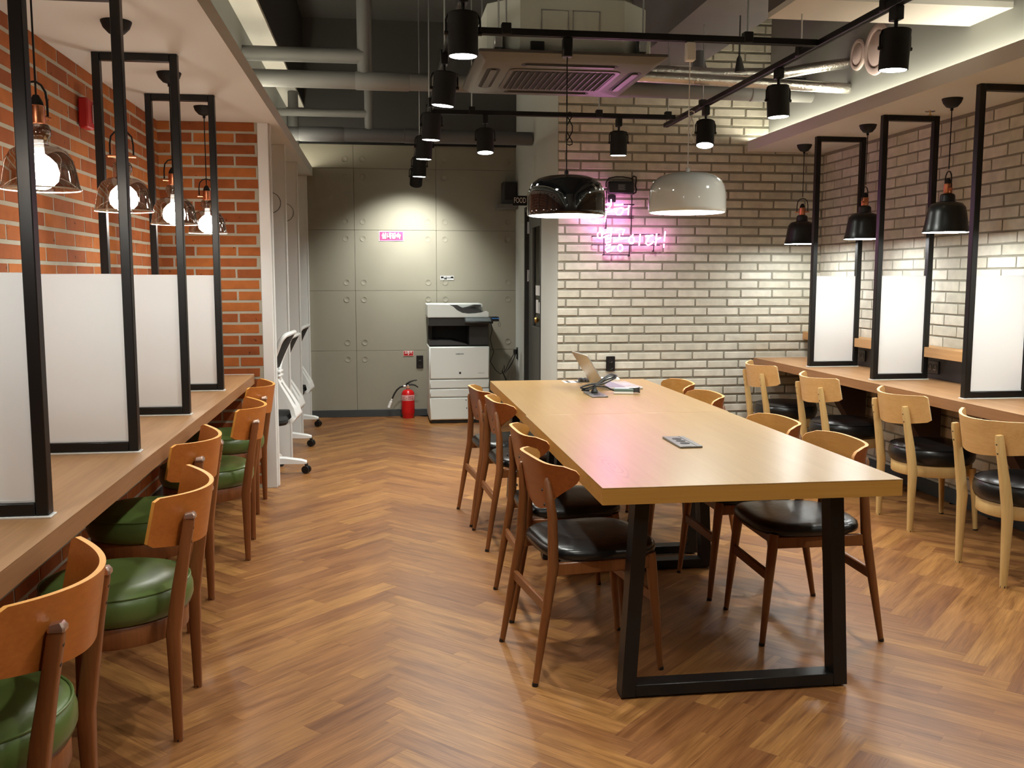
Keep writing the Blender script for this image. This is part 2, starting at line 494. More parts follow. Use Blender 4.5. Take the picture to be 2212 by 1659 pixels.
        def e(p, q, p2, q2):
            s.fe.append(len(s.f)); s.f.append([p, q, q2, p2])
        for i in range(nu):
            e(A[0][i + 1], A[0][i], B[0][i + 1], B[0][i]); e(A[nv][i], A[nv][i + 1], B[nv][i], B[nv][i + 1])
        for j in range(nv):
            e(A[j][0], A[j + 1][0], B[j][0], B[j + 1][0]); e(A[j + 1][nu], A[j][nu], B[j + 1][nu], B[j][nu])
        return s
    def mesh(s, name, smooth=True, ang=38):
        me = bpy.data.meshes.new(name)
        me.from_pydata(s.v, [], s.f)
        bm = bmesh.new(); bm.from_mesh(me)
        bmesh.ops.recalc_face_normals(bm, faces=bm.faces)
        bm.to_mesh(me); bm.free()
        if smooth:
            me.polygons.foreach_set('use_smooth', [True] * len(me.polygons))
            me.set_sharp_from_angle(angle=R(ang))
        me.update()
        return me
    def build(s, name, mat, parent=None, smooth=True, ang=38):
        me = s.mesh(name, smooth, ang)
        for m in (mat if isinstance(mat, (list, tuple)) else [mat]):
            me.materials.append(m)
        o = bpy.data.objects.new(name, me)
        COL.objects.link(o)
        if parent: o.parent = parent
        return o

def tag(o, label=None, cat=None, group=None, kind=None):
    if label: o['label'] = label
    if cat: o['category'] = cat
    if group: o['group'] = group
    if kind: o['kind'] = kind
    return o

def thing(name, label, cat, loc=(0, 0, 0), rz=0.0, group=None):
    o = bpy.data.objects.new(name, None)
    o.empty_display_size = 0.1
    COL.objects.link(o)
    o.location = loc; o.rotation_euler = (0, 0, rz)
    return tag(o, label, cat, group)

def struct(name, mb, mat, label=None, parent=None, smooth=False):
    o = mb.build(name, mat, parent, smooth)
    if parent is None:
        o['kind'] = 'structure'
        if label: o['label'] = label
    return o

def copy_tree(o, parent=None):
    c = o.copy(); COL.objects.link(c)
    if parent: c.parent = parent
    for ch in o.children:
        copy_tree(ch, c)
    return c

def clone(root, loc, rz, label, group=None):
    c = copy_tree(root)
    c.location = loc; c.rotation_euler = (0, 0, rz)
    c['label'] = label
    if group: c['group'] = group
    return c

def obj_of(mesh, name, parent=None, loc=(0, 0, 0), rot=(0, 0, 0)):
    o = bpy.data.objects.new(name, mesh); COL.objects.link(o)
    if parent: o.parent = parent
    o.location = loc; o.rotation_euler = rot
    return o

def text(name, body, size, mat, parent, loc, rot, depth=0.001, align='CENTER', bold=0.0, sx=1.0):
    c = bpy.data.curves.new(name, 'FONT')
    c.body = body; c.size = size; c.align_x = align; c.align_y = 'CENTER'
    c.extrude = depth; c.offset = bold; c.resolution_u = 3
    t = bpy.data.objects.new(name, c); COL.objects.link(t)
    dg = bpy.context.evaluated_depsgraph_get()
    me = bpy.data.meshes.new_from_object(t.evaluated_get(dg))
    COL.objects.unlink(t); bpy.data.objects.remove(t)
    me.materials.clear(); me.materials.append(mat)
    o = bpy.data.objects.new(name, me); COL.objects.link(o)
    if parent: o.parent = parent
    o.location = loc; o.rotation_euler = rot; o.scale = (sx, 1, 1)
    return o

def pix(p):
    q = Vector(p) - CAM
    d = q.dot(fwd)
    if d < 0.2: return None
    return (1106 + F_PX * q.dot(r2) / d, 829.5 - F_PX * q.dot(u2) / d, d)

def arc(cx, cy, rx, ry, n=14, a0=0.0, a1=2 * PI):
    return [(cx + rx * math.cos(a0 + (a1 - a0) * k / n), cy + ry * math.sin(a0 + (a1 - a0) * k / n)) for k in range(n + (0 if abs(a1 - a0 - 2 * PI) < 1e-6 else 1))]

def rrect(w, h, r, n=5):
    out = []
    for cx, cy, a in ((w - r, h - r, 0), (-w + r, h - r, PI / 2), (-w + r, -h + r, PI), (w - r, -h + r, 1.5 * PI)):
        for k in range(n + 1):
            t = a + PI / 2 * k / n
            out.append((cx + r * math.cos(t), cy + r * math.sin(t)))
    return out

XY = lambda u, v, d: (u, v, d)
XZ = lambda u, v, d: (u, d, v)
YZ = lambda u, v, d: (d, u, v)

# ================================================================== THE ROOM
XL, XR = -1.385, 3.54          # brick side walls
YF, YB, YC = 7.38, -2.6, 9.71  # white brick end wall, wall behind the camera, concrete wall
YRET, XRET = 6.45, -0.768      # red brick return
XS = 1.375                     # side wall with the door
ZC, ZS = 3.88, 2.39            # slab, soffits
ZLIP = 2.47
XLL, XLF = -0.635, -0.865      # left soffit lip / cove face
XRL, XRF = 2.89, 3.06          # right soffit lip / cove face

# ---- floor with herringbone planks
floor = struct('floor', MB().box(XL - 0.12, XR + 0.12, YB - 0.1, YC + 0.12, -0.12, -0.008), floor_base, 'brown wooden herringbone floor of narrow planks')
PW, NL = 0.09, 11
PL = PW * NL
plank_cache = {}
def plank_mb(l, uo=0.0, vo=0.0):
    h, c, w = 0.008, 0.0003, PW
    mb = MB()
    v = [(0, 0, -h), (l, 0, -h), (l, w, -h), (0, w, -h), (0, 0, -c), (l, 0, -c), (l, w, -c), (0, w, -c), (c, c, 0), (l - c, c, 0), (l - c, w - c, 0), (c, w - c, 0)]
    mb.v = v
    mb.f = [[8, 9, 10, 11]] + [[i, (i + 1) % 4, 4 + (i + 1) % 4, 4 + i] for i in range(4)] + [[4 + i, 4 + (i + 1) % 4, 8 + (i + 1) % 4, 8 + i] for i in range(4)]
    return mb
def plank_mesh(k):
    if k not in plank_cache:
        l = k * PW
        mb = plank_mb(l)
        me = mb.mesh('plank', False)
        me.materials.append(floor_wood)
        uv = me.uv_layers.new(name='UVMap')
        for lp in me.loops:
            co = me.vertices[lp.vertex_index].co
            uv.data[lp.index].uv = (co.x, co.y)
        plank_cache[k] = me
    return plank_cache[k]
rf = random.Random(3)
pieces = []
c45 = math.sqrt(0.5)
def w2(p, q):
    return ((p - q) * c45 - 0.64, (p + q) * c45)
for m_ in range(-12, 12):
    for k_ in range(-120, 140):
        for kind in (0, 1):
            p0 = k_ * PW + m_ * PL; q0 = k_ * PW - m_ * PL
            if kind == 1: p0 += PL; q0 += PW - PL
            cx, cy = w2(p0 + (PL / 2 if kind == 0 else PW / 2), q0 + (PW / 2 if kind == 0 else PL / 2))
            if cx < XL - 0.45 or cx > XR + 0.45 or cy < YB - 0.4 or cy > YC + 0.3: continue
            if cx > XS + 0.4 and cy > YF + 0.4: continue
            comp = rf.choice(([11], [4, 7], [7, 4], [5, 6], [6, 5], [3, 8], [8, 3], [3, 5, 3], [4, 3, 4], [9, 2], [5, 6]))
            a = 0
            for n_ in comp:
                if kind == 0: o_ = w2(p0 + a * PW, q0); ang = PI / 4
                else: o_ = w2(p0 + PW, q0 + a * PW); ang = 3 * PI / 4
                a += n_
                mx = o_[0] + math.cos(ang) * n_ * PW / 2; my = o_[1] + math.sin(ang) * n_ * PW / 2
                if mx < XL - 0.2 or mx > XR + 0.2 or my < YB - 0.1 or my > YC + 0.15: continue
                if mx > XS + 0.1 and my > YF + 0.15: continue
                pieces.append((o_[0], o_[1], ang, n_, mx, my))
def plank_score(pc):
    q = pix((pc[4], pc[5], 0))
    if q is None or not (-60 < q[0] < 2270 and 500 < q[1] < 1720): return 0
    return pc[3] / q[2] ** 3
pieces.sort(key=plank_score, reverse=True)
for x, y, ang, n_, mx, my in pieces[:300]:
    obj_of(plank_mesh(n_), 'plank', floor, (x, y, 0), (0, 0, ang))
mb = MB(); tones = []; uvs = []
for x, y, ang, n_, mx, my in pieces[300:]:
    b = len(mb.v); pm = plank_mb(n_ * PW); ca, sa = math.cos(ang), math.sin(ang)
    uo, vo, tn = rf.uniform(0, 40), rf.uniform(0, 40), rf.random()
    for f in pm.f:
        mb.f.append([b + i for i in f]); tones.append(tn)
        uvs.extend([(pm.v[i][0] + uo, pm.v[i][1] + vo) for i in f])
    mb.v.extend([(x + p[0] * ca - p[1] * sa, y + p[0] * sa + p[1] * ca, p[2]) for p in pm.v])
me = bpy.data.meshes.new('distant_planks'); me.from_pydata(mb.v, [], mb.f); me.materials.append(floor_wood_s)
uv = me.uv_layers.new(name='UVMap')
uv.data.foreach_set('uv', [c for t in uvs for c in t])
at = me.attributes.new('tone', 'FLOAT', 'FACE'); at.data.foreach_set('value', tones)
tag(obj_of(me, 'distant_planks', floor), kind='stuff')

# ---- brickwork
brick_cache = {}
def brick_mb(l, h, d, rr):
    mb = MB().box(0, l, -d, 0, 0, h, c=min(0.0062, d * 0.72))
    j = lambda: rr.uniform(-0.0014, 0.0014)
    ox = {}
    out = []
    for p in mb.v:
        key = (p[0] > l / 2, p[1] > -d / 2, p[2] > h / 2)
        if key not in ox: ox[key] = (j(), j() * 0.9, j())
        o = ox[key]
        out.append((p[0] + o[0], p[1] + o[1], p[2] + o[2]))
    mb.v = out
    return mb
def brickwork(parent, org, ang, length, z0, z1, pu, pz, joint, proud, shift, mat, mat_s, rng, skip=None, first_even=0.0, objs=300):
    """Rows of bricks on a wall face. org: start of the face, ang: direction of local x; bricks stand out to local -y."""
    lst = []
    ca, sa = math.cos(ang), math.sin(ang)
    nrow = int(math.ceil((z1 - z0) / pz))
    for r in range(nrow):
        za = z0 + r * pz; zb = min(za + pz - joint, z1 - 0.001)
        if zb - za < 0.012: continue
        off = (shift if r % 2 else first_even) + rng.uniform(-0.008, 0.008)
        u = -pu + off
        while u < length:
            a = max(u, 0.002); b = min(u + pu - joint * 0.8, length - 0.002)
            u += pu
            if b - a < 0.02: continue
            if skip and skip(a, b, za, zb): continue
            cx = org[0] + ca * (a + b) / 2; cy = org[1] + sa * (a + b) / 2
            q = pix((cx, cy, (za + zb) / 2))
            sc = 0
            if q and -80 < q[0] < 2290 and -40 < q[1] < 1700:
                v = (Vector((cx, cy, 0)) - Vector((0, 0, 0))).normalized()
                sc = (b - a) * (zb - za) / q[2] ** 2 * max(0.05, abs(v.x * sa - v.y * ca))
            lst.append((sc, a, b, za, zb))
    lst.sort(key=lambda t: -t[0])
    for sc, a, b, za, zb in lst[:objs]:
        if sc <= 0: break
        key = (id(mat), round((b - a) / 0.004), round((zb - za) / 0.003), rng.randrange(4))
        if key not in brick_cache:
            me = brick_mb(b - a, zb - za, proud, rng).mesh('brick', False)
            me.materials.append(mat); brick_cache[key] = me
        obj_of(brick_cache[key], 'brick', parent, (org[0] + ca * a, org[1] + sa * a, za), (0, 0, ang))
    rest = [t for i, t in enumerate(lst) if i >= objs or t[0] <= 0]
    if rest:
        mb = MB(); tones = []
        for sc, a, b, za, zb in rest:
            bm_ = brick_mb(b - a, zb - za, proud, rng); k = len(mb.v); tn = rng.random()
            for f in bm_.f: mb.f.append([k + i for i in f]); tones.append(tn)
            mb.v.extend([(org[0] + ca * (a + p[0]) - sa * p[1], org[1] + sa * (a + p[0]) + ca * p[1], za + p[2]) for p in bm_.v])
        me = bpy.data.meshes.new('further_bricks'); me.from_pydata(mb.v, [], mb.f); me.materials.append(mat_s)
        at = me.attributes.new('tone', 'FLOAT', 'FACE'); at.data.foreach_set('value', tones)
        tag(obj_of(me, 'further_bricks', parent), kind='stuff')

rb = random.Random(11)
wall_far = struct('wall_far', MB().box(XS + 0.0005, XR + 0.12, YF, YF + 0.12, -0.1, ZC), mortar_white, 'white painted brick wall behind the long table')
brickwork(wall_far, (XS, YF), 0.0, XR - XS, 0.045, ZC, 0.2625, 0.0707, 0.0165, 0.008, 0.18, brick_white, brick_white_s, rb, first_even=0.066)
wall_right = struct('wall_right', MB().box(XR, XR + 0.12, YB, YF, -0.1, ZC), mortar_white, 'white painted brick wall along the right counter')
brickwork(wall_right, (XR, YF), -PI / 2, YF - YB, 0.045, ZS, 0.2625, 0.0707, 0.0115, 0.005, 0.19, brick_white, brick_white_s, rb, first_even=0.06)
wall_left = struct('wall_left', MB().box(XL - 0.12, XL, YB, YRET + 0.0, -0.1, ZC), mortar_red, 'red brick wall along the left counter')
brickwork(wall_left, (XL, YB), PI / 2, YRET - YB, 0.03, ZS, 0.275, 0.0720, 0.0170, 0.0022, 0.13, brick_red, brick_red_s, rb)
wall_ret = struct('wall_return', MB().box(XL, XRET, YRET, YRET + 0.05, -0.1, ZS), mortar_red, 'narrow red brick wall at the end of the left counter')
brickwork(wall_ret, (XL, YRET), 0.0, XRET - XL, 0.03, ZS, 0.262, 0.0720, 0.0170, 0.0022, 0.215, brick_red, brick_red_s, rb, first_even=0.09)
struct('wall_alcove', MB().box(XL - 0.12, XL, YRET, YC, -0.1, ZC), white_paint, 'white wall inside the study booths')
struct('wall_rear', MB().box(XL - 0.12, XR + 0.12, YB - 0.12, YB, -0.1, ZC), side_paint, 'plain pale wall behind the camera')

# ---- concrete wall: panels with joints and tie holes
wall_back = struct('wall_back', MB().box(XL, XS + 0.1, YC, YC + 0.12, -0.1, ZC), concrete_joint, 'grey concrete panel wall behind the printer')
xs_ = [XL, -1.05, -0.24, 0.57, XS]
zs_ = [0.0, 0.07, 0.67, 1.27, 1.87, 2.47, 2.70]
pan = random.Random(5)
for i in range(len(xs_) - 1):
    for j in range(1, len(zs_) - 1):
        x0, x1, z0, z1 = xs_[i], xs_[i + 1], zs_[j], zs_[j + 1]
        g = 0.0012
        MB().box(x0 + g, x1 - g, YC - 0.012 - pan.uniform(0, 0.0012), YC, z0 + g, z1 - g, c=0.0015).build('panel', concrete_panel, wall_back, False)
def tie_hole():
    mb = MB()
    mb.lathe([(0.031, 0.0), (0.031, 0.0016), (0.026, 0.0022), (0.024, 0.0008), (0.0, 0.0005)], 20)
    mb.v = [(p[0], -p[2], p[1]) for p in mb.v]
    me = mb.mesh('tie_hole'); me.materials.append(concrete_panel); return me
th = tie_hole()
for xj in (-0.24, 0.57, XS + 0.004):
    for zj in (0.67, 1.27, 1.87, 2.47):
        for dx in (-0.085, 0.085):
            for dz in (-0.085, 0.085):
                if xj + dx > XS - 0.03: continue
                obj_of(th, 'tie_hole', wall_back, (xj + dx, YC - 0.0133, zj + dz))
struct('baseboard_back', MB().box(XL, XS, YC - 0.024, YC - 0.013, 0, 0.072, c=0.002), base_black, 'dark skirting under the concrete wall')
struct('trim_1', MB().box(XL, XS, YC - 0.05, YC - 0.001, 2.70, 2.725), black_matt, 'dark strip between concrete panels and bulkhead')
struct('trim_2', MB().box(XLF, XS, YC - 0.045, YC - 0.001, 2.725, ZC), bulk_grey, 'dark grey bulkhead above the concrete wall')

# ---- side wall with the door opening
D0, D1, DZ = 8.15, 9.10, 2.06
mb = MB()
mb.box(XS, XS + 0.1, YF + 0.002, D0, -0.1, ZC); mb.box(XS, XS + 0.1, D1, YC, -0.1, ZC); mb.box(XS, XS + 0.1, D0, D1, DZ, ZC)
wall_side = struct('wall_side', mb, side_paint, 'pale grey wall with the dark door')
door = tag(MB().box(XS + 0.035, XS + 0.075, D0 + 0.045, D1 - 0.045, 0.01, 0.955, c=0.002).box(XS + 0.035, XS + 0.075, D0 + 0.045, D0 + 0.20, 0.955, DZ - 0.05, c=0.002).box(XS + 0.035, XS + 0.075, D1 - 0.25, D1 - 0.045, 0.955, DZ - 0.05, c=0.002).box(XS + 0.035, XS + 0.075, D0 + 0.20, D1 - 0.25, 1.86, DZ - 0.05, c=0.002).build('door_1', door_grey, None, False), 'dark grey glazed door beside the white brick wall', kind='structure')
fr = MB()
fr.box(XS - 0.004, XS + 0.09, D0, D0 + 0.045, 0, DZ, c=0.002); fr.box(XS - 0.004, XS + 0.09, D1 - 0.045, D1, 0, DZ, c=0.002); fr.box(XS - 0.004, XS + 0.09, D0 + 0.045, D1 - 0.045, DZ - 0.045, DZ, c=0.002)
fr.build('door_frame', door_frame_m, door, False)
MB().box(XS + 0.05, XS + 0.056, D0 + 0.20, D1 - 0.25, 0.955, 1.86).build('pane', GLASS('door_glass', (0.55, 0.58, 0.56, 1)), door, False)
MB().box(XS + 0.06, XS + 0.07, D0 + 0.205, D1 - 0.255, 0.96, 1.855).build('blind', M('door_blind', srgb(120, 122, 116), 0.6), door, False)
for (ya, yb_, za, zb) in ((8.42, 8.56, 1.24, 1.33), (8.58, 8.72, 1.24, 1.33), (8.42, 8.55, 1.08, 1.18), (8.58, 8.70, 1.08, 1.20)):
    MB().box(XS + 0.047, XS + 0.049, ya, yb_, za, zb).build('notice', white_print, door, False)
kn = MB(); kn.lathe([(0.0, -0.075), (0.02, -0.074), (0.028, -0.06), (0.024, -0.045), (0.011, -0.038), (0.011, -0.006), (0.026, -0.004), (0.026, 0.0)], 20)
kn.v = [(XS + 0.034 + p[2], 8.245 + p[0], 1.035 + p[1]) for p in kn.v]
kn.build('door_knob', brass, door)
for zh in (1.87, 1.42, 0.3):
    mb = MB().box(XS + 0.028, XS + 0.035, D1 - 0.12, D1 - 0.05, zh - 0.055, zh + 0.055, c=0.002)
    mb.tube([(XS + 0.026, D1 - 0.047, zh - 0.055), (XS + 0.026, D1 - 0.047, zh + 0.055)], 0.008, 10)
    mb.build('hinge', steel, door)

# ---- skirting along the brick walls
struct('baseboard_right', MB().box(XR - 0.022, XR - 0.001, YB, YF - 0.001, 0, 0.09, c=0.002), base_black, 'dark skirting under the right brick wall')
struct('baseboard_far', MB().box(XS + 0.001, XR - 0.023, YF - 0.022, YF - 0.001, 0, 0.09, c=0.002), base_black, 'dark skirting under the far brick wall')
struct('baseboard_left', MB().box(XL + 0.001, XL + 0.022, YB, YRET - 0.001, 0, 0.09, c=0.002), base_black, 'dark skirting under the left red brick wall')

# ---- ceiling slab, soffits, coves, beams
struct('ceiling', MB().box(XL - 0.12, XR + 0.12, YB - 0.1, YC + 0.12, ZC, ZC + 0.1), ceil_grey, 'dark grey concrete slab')
struct('ceiling_left', MB().box(XL, XLL, YB, YC - 0.013, ZS, ZLIP - 0.05).box(XLL - 0.03, XLL, YB, YC - 0.013, ZLIP - 0.05, ZLIP), white_paint, 'lowered white ceiling over the left counter')
struct('ceiling_right', MB().box(XRL, XR, YB, YF - 0.013, ZS, ZLIP - 0.05).box(XRL, XRL + 0.03, YB, YF - 0.013, ZLIP - 0.05, ZLIP), white_paint, 'lowered white ceiling over the right counter')
struct('trim_3', MB().box(XL, XLF, YB, YC - 0.05, ZLIP - 0.05, ZC - 0.001), cove_grey, 'grey cove face above the left lowered ceiling')
struct('trim_4', MB().box(XRF, XR, YB, YF - 0.013, ZLIP - 0.05, ZC - 0.001), cove_grey, 'grey cove face above the right lowered ceiling')
bm_l = MB().box(XLF + 0.001, -0.70, YB, YC - 0.05, 3.06, ZC - 0.001)
bl = struct('trim_5', bm_l, M('beam_black', srgb(34, 34, 34), 0.9), 'dark beam running along the left cove')
MB().box(XLF + 0.001, -0.70, YB, YC - 0.052, 3.035, 3.059).build('beam_underside', beam_white, bl, False)
struct('trim_6', MB().box(1.94, 2.46, YB, YF - 0.014, 3.03, ZC - 0.001), beam_grey, 'broad grey beam running above the table')
xb = struct('trim_7', MB().box(2.461, XRF - 0.001, 4.42, 4.77, 2.73, ZC - 0.001), M('cross_beam', srgb(150, 150, 142), 0.9, var=0.08, scale=5, bump=0.4, bscale=30), 'cross beam meeting the right cove')
MB().box(1.96, XRF - 0.001, 4.42, 4.77, 2.70, 2.729).build('beam_underside', beam_white, xb, False)
MB().box(1.96, 2.46, 4.42, 4.77, 2.73, 3.029).build('beam_side', beam_grey, xb, False)

def led_strip(x, y0, y1, z, e, label):
    o = MB().box(x - 0.006, x + 0.006, y0, y1, z, z + 0.004).box(x - 0.010, x + 0.010, y0, y1, ZLIP - 0.0495, z - 0.0005).build('led_strip', EM('led_cove', (1.0, 0.93, 0.74), e), None, False)
    return tag(o, label, 'lamp')
led_strip(XRL + 0.115, YB + 0.2, YF - 0.02, ZLIP - 0.006, E_COVE, 'warm light strip hidden in the right ceiling cove')
led_strip(XLL - 0.15, YB + 0.2, YC - 0.06, ZLIP - 0.006, E_COVE_L, 'warm light strip hidden in the left ceiling cove')

# ================================================================== COUNTERS, PARTITIONS, BOOTHS
# ---- left counter
t = thing('counter', 'long brown wooden counter against the red brick wall', 'counter', (0, 0, 0))
MB().box(XL + 0.007, -0.826, YB + 0.01, YRET - 0.008, 0.762, 0.765, c=0.001).build('worktop', counter_wood, t)
MB().box(XL + 0.007, -0.827, YB + 0.01, YRET - 0.008, 0.705, 0.7615).build('edge_band', counter_edge, t, False)
MB().box(XL + 0.007, -0.83, YRET - 0.0078, YRET - 0.0072, 0.765, 0.769).build('sealant', silicone, t, False)
for y in (0.7, 2.6, 4.5, 6.3):
    p = [(XL + 0.03, 0.705), (-1.0, 0.705), (XL + 0.03, 0.40)]
    MB().prism(p, XZ, y, y + 0.03).build('bracket', bracket_dark, t, False)

# ---- right counter with a ledge and black socket backing behind it
XC = 2.985
t = thing('counter', 'long brown wooden counter against the white brick wall', 'counter', (0, 0, 0))
MB().box(XC, XR - 0.045, YB + 0.01, YF - 0.014, 0.757, 0.76, c=0.001).build('worktop', counter_wood, t)
MB().box(XC + 0.001, XR - 0.045, YB + 0.01, YF - 0.014, 0.702, 0.7565).build('edge_band', counter_edge, t, False)
MB().box(XC + 0.01, XR - 0.05, YF - 0.0138, YF - 0.0132, 0.76, 0.764).build('sealant', silicone, t, False)
for y in (1.75, 2.7, 3.64, 4.58, 5.53, 6.47):
    p = [(XR - 0.05, 0.702), (3.16, 0.702), (XR - 0.16, 0.36), (XR - 0.05, 0.36)]
    MB().prism(p, XZ, y, y + 0.10).build('bracket', bracket_dark, t, False)
t = thing('wall_ledge', 'narrow wooden ledge above the black socket strip on the white brick wall', 'shelf', (0, 0, 0))
MB().box(3.40, XR - 0.010, YB + 0.02, YF - 0.014, 0.905, 0.967, c=0.002).build('ledge_board', WOOD('ledge_oak', srgb(176, 130, 80), srgb(200, 154, 102), rough=0.45, axis=1, scale=0.7), t)
MB().box(3.495, XR - 0.010, YB + 0.02, YF - 0.014, 0.762, 0.9045).build('backing', backing_black, t, False)

def wall_outlet(name, loc, rz, label, horizontal=False, size=(0.072, 0.118)):
    """Double socket plate lying in the local XZ plane, facing local -y."""
    t = thing(name, label, 'outlet', loc, rz)
    w, h = size
    if horizontal: w, h = h, w
    MB().prism(rrect(w / 2, h / 2, 0.006), XZ, 0.0, -0.011, 0.002).build('plate', black_plastic, t)
    for s in (-1, 1):
        ox, oz = (s * w * 0.23, 0) if horizontal else (0, s * h * 0.23)
        mb = MB(); mb.lathe([(0.0, 0.004), (0.017, 0.004), (0.0185, 0.0115), (0.021, 0.013), (0.021, 0.009)], 20)
        mb.v = [(p[0] + ox, -p[2], p[1] + oz) for p in mb.v]
        mb.build('socket', black_matt, t)
        mb = MB()
        mb.tube([(ox + 0.0175 * math.cos(a), -0.0122, oz + 0.0175 * math.sin(a)) for a in [PI * 1.2 + PI * 0.6 * k / 8 for k in range(9)]], 0.0011, 6)
        mb.build('socket_rim', chrome, t)
    return t
for k, y in enumerate((5.64, 6.565)):
    wall_outlet('outlet', (3.495, y, 0.835), -PI / 2, ('black double socket between the two nearest right partitions', 'black double socket between the two farthest right partitions')[k], True, (0.08, 0.12))

# ---- study partitions: black steel frame with a white panel in its lower part
def partition(x0, x1, y, zc, label, group, first=None):
    t = thing('partition', label, 'partition', (x0, y, zc), 0, group)
    w = x1 - x0; H = ZS - zc; b = 0.034; d = 0.020
    MB().box(0, b, -d, d, 0.006, H, c=0.0025).build('post', black_metal, t)
    MB().box(w - b, w, -d, d, 0.006, H, c=0.0025).build('post', black_metal, t)
    MB().box(b, w - b, -d, d, 0.006, 0.006 + b, c=0.0025).build('bottom_rail', black_metal, t)
    MB().box(b, w - b, -d, d, H - b, H, c=0.0025).build('top_rail', black_metal, t)
    MB().box(b + 0.001, w - b - 0.001, -0.006, 0.006, b + 0.007, 1.413 - zc, c=0.002).build('panel', white_acrylic, t)
    MB().box(b + 0.0005, w - b - 0.0005, -0.0085, -0.0065, b + 0.0065, b + 0.012).build('panel_bead', silicone, t)
    MB().box(-0.006, w + 0.006, -d - 0.006, d + 0.006, 0, 0.0055, c=0.001).build('sealant', silicone, t)
    return t
for k, y in enumerate((2.65, 3.61, 4.57, 5.54)):
    partition(-1.245, -0.880, y, 0.765, 'black framed white partition on the left counter, ' + ('nearest and cut by the picture edge', 'second from the camera', 'third from the camera', 'farthest from the camera')[k], 'left counter partitions')
for k, y in enumerate((4.67, 5.625, 6.525)):
    partition(3.062, 3.432, y, 0.760, 'black framed white partition on the right counter, ' + ('nearest and cut by the picture edge', 'middle of three', 'farthest of three')[k], 'right counter partitions')

# ---- white booth boards
for k, y in enumerate((YRET + 0.051, 7.47, 8.56, 9.655)):
    t = thing('booth_wall', ('white booth board just behind the red brick return', 'second white booth board from the brick return', 'third white booth board from the brick return', 'white booth board against the concrete wall')[k], 'partition', (0, y, 0), 0, 'white booth boards')
    th_ = 0.05 if k < 3 else 0.04
    MB().box(XL + 0.002, -0.70, 0, th_, 0.0, ZS - 0.001, c=0.001).build('board', white_board, t)
    MB().box(-0.6995, -0.690, -0.002, th_ + 0.002, 0.0, ZS - 0.001, c=0.001).build('edge_profile', white_plastic, t)
    if k == 0:
        MB().box(XRET + 0.001, -0.6995, -0.05, -0.0025, 0.0, ZS - 0.001, c=0.001).build('cover_strip', white_board, t)
    if 0 < k < 3:
        zz = 1.96
        pts = [(-0.80 + 0.07 * math.cos(a), -0.001, zz + 0.075 * math.sin(a)) for a in [-PI / 2 + PI * j / 14 for j in range(15)]]
        MB().tube(pts, 0.0022, 6).build('grommet_line', grommet, t)
mb = MB().tube([(-0.735 + 0.03 * math.cos(a), YRET + 0.1012, 1.96 + 0.03 * math.sin(a)) for a in [-PI / 2 + PI * j / 10 for j in range(11)]], 0.002, 6)
o = mb.build('grommet_line', grommet, None); tag(o, 'thin dark cable grommet arc inside the first booth', 'grommet')

